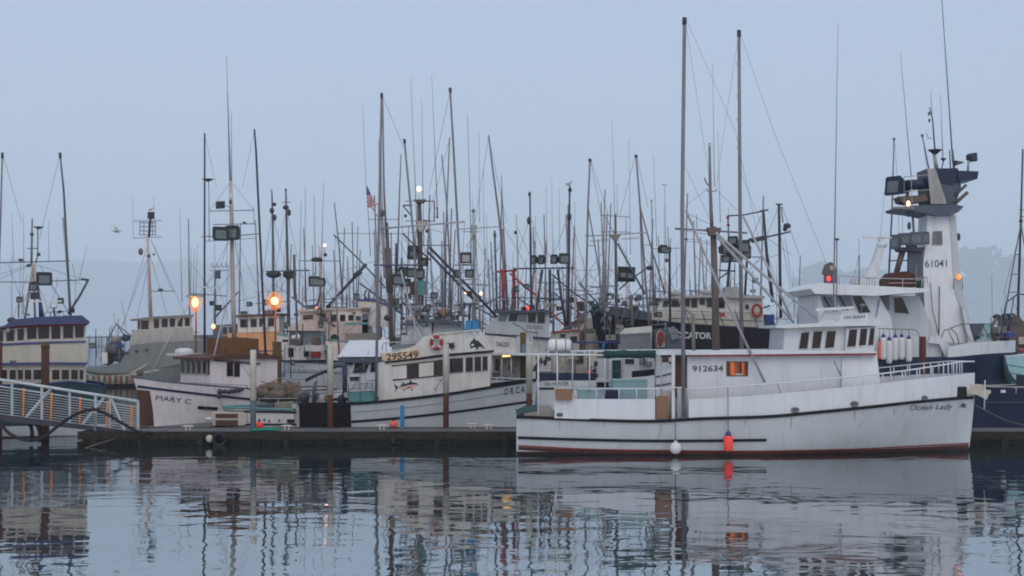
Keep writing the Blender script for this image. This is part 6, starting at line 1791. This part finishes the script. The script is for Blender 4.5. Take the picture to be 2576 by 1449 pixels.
# wheelhouse roof gear
b.prism('radar_bar', [(2174, 594), (2257, 596), (2256, 600), (2174, 599)], -0.9, -0.75, 'dome')
b.blob('radar_head', 2218, 616, 14, 10, -0.8, 'white')
b.prism('radar_neck', [(2210, 598), (2226, 598), (2222, 608), (2214, 608)], -0.9, -0.7, 'white')
b.prism('radar_fin', [(2209, 622), (2224, 622), (2220, 652), (2206, 704), (2168, 708), (2196, 660)], -1.0, -0.6, 'white')
b.prism('fin_base', [(2150, 702), (2210, 698), (2212, 722), (2150, 720)], -1.2, -0.3, 'white')
for k, (px, py, w, h) in enumerate(((2255, 610, 24, 34), (2278, 603, 30, 28), (2304, 602, 30, 30), (2324, 600, 20, 30), (2290, 620, 26, 18))):
    b.flood(px, py, w, h, -0.9 + 0.05*k, -0.8 + 0.3*k, body='slate')
b.prism('light_tray', [(2258, 622), (2328, 622), (2322, 632), (2266, 632)], -0.9, -0.2, 'poledark')
b.pole('light_strut', [(2271, 630), (2254, 690)], -0.6, 16, 'mastbrown', 14, n=6)
b.prism('light_panel', [(2286, 630), (2320, 630), (2322, 690), (2300, 700), (2285, 680)], -0.7, -0.5, 'slate')
b.pole('bracket', [(2235, 656), (2290, 655)], -0.5, 3, 'slate')
b.rail([(2110, 694), (2200, 700), (2320, 702)], [(2110, 694, 2111, 716), (2151, 697, 2151, 717), (2200, 700, 2201, 720), (2271, 701, 2271, 722), (2319, 702, 2319, 726)], -2.2, 2.4, 'polelight')
b.prism('deck_light', [(2070, 690), (2078, 665), (2090, 659), (2100, 664), (2106, 690)], -1.9, -1.6, 'mastbrown')
b.blob('deck_light_lens', 2092, 675, 5, 7, -1.92, 'cream', rd=0.05)
b.blob('port_lamp', 2084.5, 701, 5, 7, -2.1, 'redlamp')
b.pbox('lamp_box', 2077, 690, 2104, 712, -2.05, -1.7, 'slate')
b.blob('side_lamp', 2412, 697, 5, 7, -0.8, 'orangelamp')
b.pole('lamp_frame', [(2398, 727), (2400, 702), (2420, 702), (2422, 727)], -0.75, 2, 'slate')
b.blob('tower_speaker', 2411, 596, 5, 10, -0.3, 'poledark')
b.pole('tower_ladder', [(2340, 710), (2346, 780), (2362, 845)], -0.75, 2, 'slate')
b.pole('tower_ladder', [(2363, 720), (2362, 840)], -0.8, 3, 'slate')
b.prism('buttress', [(2420, 770), (2432, 795), (2452, 862), (2436, 862)], -0.9, -0.66, 'white')
b.rail([(2209, 827), (2298, 829), (2308, 834), (2313, 848), (2313, 896)], [], -2.3, 2.4, 'steel', 'fender_rail')
b.rail([(2372, 900), (2369, 845), (2376, 830), (2394, 828), (2406, 840), (2412, 860), (2412, 902)], [(2385, 829, 2399, 860), (2399, 860, 2401, 900)], -2.2, 3, 'steel', 'boarding_hoop')
b.rail([(2390, 826), (2420, 815), (2530, 815)], [(2420, 815, 2440, 858), (2470, 815, 2492, 855), (2530, 815, 2520, 856)], -1.8, 2.4, 'slate')
b.prism('bow_winch', [(2442, 815), (2478, 813), (2464, 850), (2455, 858), (2448, 840)], -0.9, -0.3, 'slate')
b.pole('bow_davit', [(2508, 800), (2495, 820), (2500, 850), (2506, 866)], -0.9, 9, 'mastbrown')
b.blob('bow_light', 2508, 797, 11, 7, -0.8, 'poledark')
b.prism('fender_board', [(2340, 846), (2372, 850), (2388, 892), (2382, 908), (2364, 866), (2336, 862)], -2.25, -2.15, 'white')
b.prism('net_bundle', [(2226, 720), (2245, 697), (2256, 684), (2282, 682), (2300, 690), (2306, 722)], -1.4, 0.4, 'rust')
b.pole('bundle_tie', [(2240, 702), (2302, 704)], -1.45, 2.4, 'mastbrown')
b.pole('bundle_tie', [(2236, 712), (2304, 712)], -1.45, 2.4, 'bag')
names = ('first white fender from the left, hanging beside the thin red fender', 'lowest of the five white fenders, second from the left', 'middle one of the five white hanging fenders', 'fourth white fender from the left of the hanging five', 'rightmost of the five white fenders, nearest the rusty piling')
for (px, yt, yb), lb in zip(((2222, 847, 905), (2237, 855, 915), (2252, 848, 907), (2268, 847, 905), (2286, 851, 911)), names):
    fender(lb, 'fender', px, (yt + yb) / 2, 8.2, (yb - yt) / 2, 'dome', 'bluebox', 54.4, (px + 1, 830), 'white fenders hanging from the rail')
fender('thin red fender partly hidden by the wheelhouse of the nearest boat', 'fender', 2213, 880, 5, 24, 'buoyred', 'bluebox', 54.4, (2213, 832))

# ================================================================ right edge
b = T('workboat', 'dark blue hull with thin white rail behind the anchor at the right edge', 'workboat', 2560, 53)
H = simple_hull(b, 2860, 2452, [(2455, 972), (2560, 974), (2700, 972), (2860, 970)], ('navy', 'bootdark'), B=1.3, bul=0.2, N=18, rake=-20)
H.cap('shippale', 4)
H.strip('rub_rail', [(2480, 1012), (2580, 1012), (2800, 1010)], 3, 'slate', 0.04)
b.pbox('hull_plate', 2518, 981, 2530, 988, -1.34, -1.30, 'dome')
b.pole('rail_post', [(2556, 974), (2556, 990)], -1.32, 2.5, 'shippale')
b.pbox('engine_cover', 2590, 945, 2700, 974, -0.7, 0.7, 'slate')
b.wires([(2455, 1020, 2530, 1058), (2530, 1058, 2600, 1075)], -1.2, 2.0, 'net', 'mooring_line')
b = T('skiff', 'pale aqua skiff hull stowed upright at the right edge', 'skiff', 2560, 55.6)
a = [b.q(px, py, -0.3) for px, py in ((2530, 899), (2533, 915), (2540, 936), (2552, 953), (2568, 963), (2600, 970), (2690, 972), (2690, 896), (2600, 894))]
bq = [b.q(px, py, -0.05) for px, py in ((2524, 897), (2526, 915), (2534, 940), (2548, 958), (2566, 969), (2600, 976), (2700, 978), (2700, 892), (2600, 890))]
MB().prism(a, bq).build('hull', 'aqua', b.o)
MB().prism(bq, [Vector((q.x + 0.05, 0.9, q.z)) for q in bq]).build('hull_side', 'aqua', b.o)
for k in range(2):
    b.pole('strake', [(2534 + k*8, 917 + k*20), (2580, 925 + k*20), (2690, 928 + k*18)], -0.31, 2, 'tealtrim', n=4)
b.pole('gunwale', [(2526, 897), (2600, 892), (2700, 892)], -0.2, 5, 'white')
b = T('fishing_boat', 'dark cluttered boat with ladder mast cut off by the right edge', 'fishing boat', 2600, 63)
H = simple_hull(b, 2900, 2520, [(2520, 905), (2600, 900), (2900, 895)], ('black', 'bootdark'), B=1.8)
b.pole('mast', [(2573, 375), (2568, 560), (2562, 740), (2560, 880)], 0, 4, 'poledark', 8)
b.pole('mast_leg', [(2567, 570), (2545, 690), (2528, 790)], -0.4, 3, 'slate')
b.pole('mast_leg', [(2568, 560), (2590, 700), (2600, 850)], -0.4, 3, 'slate')
for py, x0, x1 in ((528, 2563, 2590), (545, 2565, 2600), (640, 2553, 2565), (690, 2545, 2563), (735, 2536, 2562)):
    b.pole('rung', [(x0, py), (x1, py)], -0.2, 2, 'slate')
b.pole('frame', [(2518, 840), (2532, 760), (2560, 740), (2600, 742)], -1.0, 4, 'slate')
b.pole('frame', [(2535, 845), (2550, 750)], -1.0, 3, 'slate')
b.prism('tarp', [(2545, 792), (2560, 793), (2580, 812), (2600, 825), (2600, 895), (2552, 895), (2538, 852)], -0.8, 0.9, 'mastbrown')
b.prism('lit_bin', [(2510, 822), (2534, 820), (2530, 850), (2516, 852)], -0.6, 0.2, 'peach')  # peach colour stands in for the light on these bins
b.prism('lit_bin', [(2562, 848), (2600, 846), (2600, 866), (2564, 866)], -1.0, -0.82, 'peach')
b.prism('green_bag', [(2470, 820), (2490, 815), (2500, 855), (2468, 855)], -0.6, 0.2, 'teal')
b.wires([(2576, 390, 2600, 600), (2572, 560, 2524, 740), (2495, 690, 2496, 800), (2530, 735, 2520, 850)], 0, 1.1)
b.blob('block', 2568, 556, 5, 5, -0.1, 'poledark')

# ================================================================ gulls, the far jetty
def gull(label, px, py, Y, flying, s=1.0):
    t = T('gull', label, 'gull', px, Y)
    c = t.q(px, py)
    t.o.location = t.loc + c
    mb = MB()
    st = [(-0.26, 0.012, 0.0), (-0.16, 0.04, 0.0), (-0.04, 0.075, 0.0), (0.08, 0.07, 0.01), (0.15, 0.045, 0.03), (0.20, 0.042, 0.045), (0.245, 0.02, 0.04), (0.29, 0.006, 0.03)]
    tilt = 0.0 if flying else 0.5
    mb.tube([(x*math.cos(tilt)*s, 0, (z + x*math.sin(tilt))*s) for x, r, z in st], [r*s for x, r, z in st], 9)
    if flying:
        for sg in (-1, 1):
            pr = [(0.10, 0.03, 0.04), (0.08, 0.22, 0.17), (0.02, 0.45, 0.15), (-0.06, 0.66, 0.06)]
            bk = [(-0.06, 0.03, 0.03), (-0.06, 0.22, 0.15), (-0.08, 0.45, 0.14), (-0.09, 0.66, 0.055)]
            vs = [(x*s, sg*y*s, z*s) for x, y, z in pr + bk] + [(x*s, sg*y*s, (z - 0.012)*s) for x, y, z in pr + bk]
            fs = [[i, i+1, i+5, i+4] for i in range(3)] + [[8+i, 9+i, 13+i, 12+i] for i in range(3)] + [[i, i+1, i+9, i+8] for i in range(3)] + [[4+i, 5+i, 13+i, 12+i] for i in range(3)] + [[3, 7, 15, 11]]
            mb.add(vs, fs, 0, True)
    else:
        for sg in (-1, 1):
            mb.ball((-0.05*s, sg*0.055*s, 0.0), (0.17*s, 0.03*s, 0.06*s), 8, 6)
            mb.tube([(0, sg*0.02*s, -0.05*s), (0.01*s, sg*0.02*s, -0.13*s)], 0.008*s, 5)
    mb.build('body', 'gull', t.o)
    return t
g1 = gull('grey gull flying in the open sky left of the grey ship mast', 292, 582, 75, True, 1.0)
g1.o.rotation_euler = (0.4, 0.15, 0.7)
gull('small gull perched on the loudspeaker box of the grey ship mast', 380, 527, 105.9, False, 0.9)
gull('small gull perched on top of the right black mast', 1432, 462, 72.8, False, 0.8)
t = T('jetty', 'thin dark jetty on far water left of the grey ship', 'jetty', 250, 420)
mb = MB()
t.prism('deck', [(-60, 847), (345, 847), (345, 850), (-60, 850)], -2, 2, 'slate')
for k in range(28):
    t.pole('post', [(-50 + k*14.5, 843.5), (-50 + k*14.5, 877)], 0, 2, 'slate', n=4)
# ================================================================ far trollers in the crowd: one of each kind with its parts, then copies
def copy_tree(o, parent=None):
    c = o.copy()
    COL.objects.link(c)
    c.parent = parent
    for ch in [x for x in o.children]:
        copy_tree(ch, c)
    return c
def far_troller(kind):
    b = T('troller', 'troller with thin mast and raised poles far back in the crowd of masts', 'troller', CX, 100, group='far trollers in the crowd of masts')
    k = 100 / F
    P = lambda x, y, z: Vector((x, y, z))
    hp = [(-5, 1.5), (-3, 1.4), (0, 1.5), (3, 1.9), (5.5, 2.6)]
    vs = []
    for x, z in hp:
        w = 1.7 * (1 - max(0, x / 5.5) ** 2.2) + 0.02
        vs += [P(x, -w, z), P(x * 0.93, -w * 0.8, -0.3), P(x * 0.93, w * 0.8, -0.3), P(x, w, z)]
    fs = [[4*i + j, 4*i + (j+1) % 4, 4*i + 4 + (j+1) % 4, 4*i + 4 + j] for i in range(4) for j in range(4)] + [[0, 1, 2, 3]]
    MB().add(vs, fs).build('hull', 'hullwhite' if kind else 'slate', b.o)
    MB().box(-1.5, -1.2, 1.4, 1.8, 1.2, 3.2).build('wheelhouse', 'oldwhite' if kind else 'shippale', b.o)
    MB().box(-1.7, -1.35, 3.205, 2.05, 1.35, 3.32).build('roof', 'steel', b.o)
    for x in (-1.0, 0.0, 1.0):
        f = MB().box(x - 0.33, -1.24, 2.4, x + 0.33, -1.205, 3.0).build('window', 'steel', b.o)
        MB().box(x - 0.27, -1.255, 2.46, x + 0.27, -1.242, 2.94).build('pane', 'glass', f)
    MB().tube([P(-1.9, 0, 1.4), P(-1.9, 0, 8.2)], [0.11, 0.07], 7).build('mast', 'mastcream' if kind else 'slate', b.o)
    MB().tube([P(-3.3, 0.1, 6.3), P(-0.4, 0.1, 6.5)], 0.045, 5).build('crossarm', 'pole', b.o)
    MB().tube([P(-3.2, -1.5, 1.5), P(-3.6, -1.3, 12.0 + kind)], [0.085, 0.045], 6).build('outrigger', 'pole', b.o)
    MB().tube([P(-0.5, 1.5, 1.5), P(-0.1, 1.3, 12.3 - kind)], [0.085, 0.045], 6).build('outrigger', 'pole', b.o)
    MB().tube([P(-1.9, 0, 8.2), P(-1.85, 0, 11.2 + kind)], [0.025, 0.012], 5).build('antenna', 'pole', b.o)
    MB().tube([P(0.6, 0.4, 3.3), P(0.65, 0.4, 8.6)], [0.025, 0.012], 5).build('antenna', 'pole', b.o)
    MB().tube([P(-1.8, 0, 4.6), P(-4.6, 0, 6.6 - kind)], [0.08, 0.06], 6).build('boom', 'slate', b.o)
    for a, c in ((P(-1.9, 0, 8), P(5, 0, 2.6)), (P(-1.9, 0, 8), P(-4.8, 0, 1.6)), (P(-1.9, 0, 6.4), P(-3.5, -1.3, 9)), (P(-1.9, 0, 6.4), P(-0.2, 1.3, 9)), (P(-1.9, 0, 7.4), P(-1.2, -1.5, 1.6)), (P(-1.9, 0, 7.4), P(-2.9, 1.5, 1.6))):
        MB().tube([a, c], 0.018, 4).build('stay', 'pole', b.o)
    MB().box(-2.5, -0.2, 5.2, -2.05, 0.1, 5.65).build('floodlight', 'floodbody', b.o)
    MB().box(-1.7, -0.25, 5.6, -1.3, 0.05, 5.95).build('floodlight', 'floodbody', b.o)
    MB().lathe([(0.3, -0.1), (0.33, 0.02), (0.1, 0.18)], (0.6, -0.2, 3.55), 10).build('radar_dome', 'dome', b.o)
    return b.o
protos = [far_troller(0), far_troller(1)]
rc = random.Random(11)
spots = [(500, 125, 2.6), (745, 118, 0.4), (905, 112, 2.9), (955, 128, 0.2), (1085, 100, 0.3), (1140, 122, 2.8), (1175, 96, 0.5), (1245, 108, 3.0), (1330, 118, 0.25), (1385, 100, 2.7), (1455, 112, 0.1), (1505, 96, 2.9), (1570, 120, 0.4), (1640, 105, 2.8), (1700, 116, 0.3), (1765, 98, 2.6), (1845, 110, 0.2), (1010, 116, 2.7), (930, 104, 0.3), (985, 98, 2.8), (1045, 126, 0.2), (1110, 110, 2.9), (1205, 118, 0.4), (1290, 98, 2.7), (1355, 110, 0.3), (1420, 124, 2.8), (1535, 108, 0.2), (1605, 98, 2.9), (870, 122, 0.3), (800, 125, 2.7), (1675, 124, 2.6), (1900, 118, 2.8)]
for i, (px, Y, rz) in enumerate(spots):
    o = protos[i] if i < 2 else copy_tree(protos[i % 2])
    o.location = ((px - CX) / F * Y, Y, 0)
    o.rotation_euler = (0, 0, rz + rc.uniform(-.3, .3))
    s_ = rc.uniform(0.9, 1.15)
    o.scale = (s_, s_, s_ * rc.uniform(0.8, 1.12))
# ================================================================ deck clutter, lashed gear and slack lines on the boats in the crowd
def clutter(key, x0, x1, y0, y1, ly, n, seed, mats=('slate', 'steel', 'mastbrown', 'tan', 'poledark', 'shippale')):
    b = next(t for t in ALLT if key in (t.o.get('label') or ''))
    r = random.Random(seed)
    for i in range(n):
        x, y, l = r.uniform(x0, x1), r.uniform(y0, y1), ly + r.uniform(-0.4, 0.4)
        k = r.random()
        m_ = r.choice(mats)
        if k < 0.22:
            w, h = r.uniform(7, 20), r.uniform(5, 13)
            b.prism('deck_box', [(x, y), (x + w, y - r.uniform(-1, 1)), (x + w, y + h), (x, y + h)], l, l + 0.4, m_)
        elif k < 0.36:
            b.blob('buoy', x, y, r.uniform(3, 6), r.uniform(3, 6), l, r.choice(('dome', 'buoyred', 'shippale', 'poledark', 'carton')), seg=8, rings=6)
        elif k < 0.58:
            h = r.uniform(25, 70)
            b.pole('post', [(x, y - h), (x + r.uniform(-3, 3), y + 8)], l, r.uniform(1.6, 3.5), m_, n=5)
        elif k < 0.72:
            w = r.uniform(20, 50)
            b.rail([(x, y - 12), (x + w, y - 12 + r.uniform(-3, 3))], [(x + q * w / 3, y - 12, x + q * w / 3, y + 4) for q in range(4)], l, 1.7, m_)
        elif k < 0.84:
            xe, ye = x + r.uniform(-70, 70), y - r.uniform(40, 130)
            sg = r.uniform(2, 9)
            b.pole('slack_line', [(x, y), (x * .7 + xe * .3 + sg, y * .7 + ye * .3 + sg), (x * .3 + xe * .7 + sg, y * .3 + ye * .7 + sg), (xe, ye)], l, 1.1, 'pole', n=4)
        elif k < 0.93:
            b.flood(x, y - 30, r.uniform(10, 18), r.uniform(10, 16), l, r.uniform(-.8, .8))
        else:
            w = r.uniform(10, 24)
            b.prism('tarp', [(x, y + 8), (x + w * .2, y - 3), (x + w * .6, y - 6), (x + w, y + 2), (x + w, y + 8)], l, l + 0.6, r.choice(('greentarp', 'slate', 'bluebox', 'net', 'mastbrown')))
clutter('rounded cabin roofs', 990, 1170, 770, 806, -0.6, 26, 1)
clutter('number 5', 1000, 1000, 800, 800, 0, 0, 2) if False else None
clutter('numbered 521052', 1215, 1385, 745, 782, -0.6, 16, 3)
clutter('number board 566255', 1225, 1335, 905, 950, -0.6, 14, 4)
clutter('pale yellow cabin', 1390, 1530, 790, 845, -0.8, 20, 5)
clutter('triangular mast bracket', 1480, 1700, 815, 885, -1.0, 30, 6)
clutter('black hulled boat', 1500, 1660, 745, 790, -0.9, 18, 7)
clutter('black hulled boat', 1680, 1920, 725, 745, -0.6, 14, 8)
clutter('SEA HUNTER', 1350, 1500, 895, 940, -1.2, 24, 9)
clutter('open wheelhouse', 1535, 1690, 890, 935, -0.9, 14, 10)
clutter('white troller', 705, 830, 845, 905, -1.2, 22, 11)
clutter('peach cabin boat', 700, 920, 770, 815, -1.7, 16, 12)
clutter('orange cabin side', 575, 720, 780, 840, -1.7, 14, 13)
clutter('canopy boat' if False else 'broad sloping white canopy', 850, 985, 940, 985, -1.3, 10, 14)
clutter('orca and tuna paintings', 790, 940, 985, 1012, -1.3, 14, 15)
clutter('orca and tuna paintings', 985, 1085, 800, 862, -0.2, 12, 16)
clutter('brown bow guard', 630, 740, 930, 985, -0.9, 12, 17)
clutter('large cream boat', 30, 190, 770, 798, -0.9, 14, 18)
clutter('grey steel ship', 228, 335, 860, 925, -1.5, 16, 19)
clutter('ladder mast', 2500, 2600, 810, 880, -0.9, 14, 20)
clutter('big white boat', 2130, 2320, 700, 716, -1.4, 10, 21)
clutter('big white boat', 2400, 2540, 835, 868, -1.4, 10, 22)
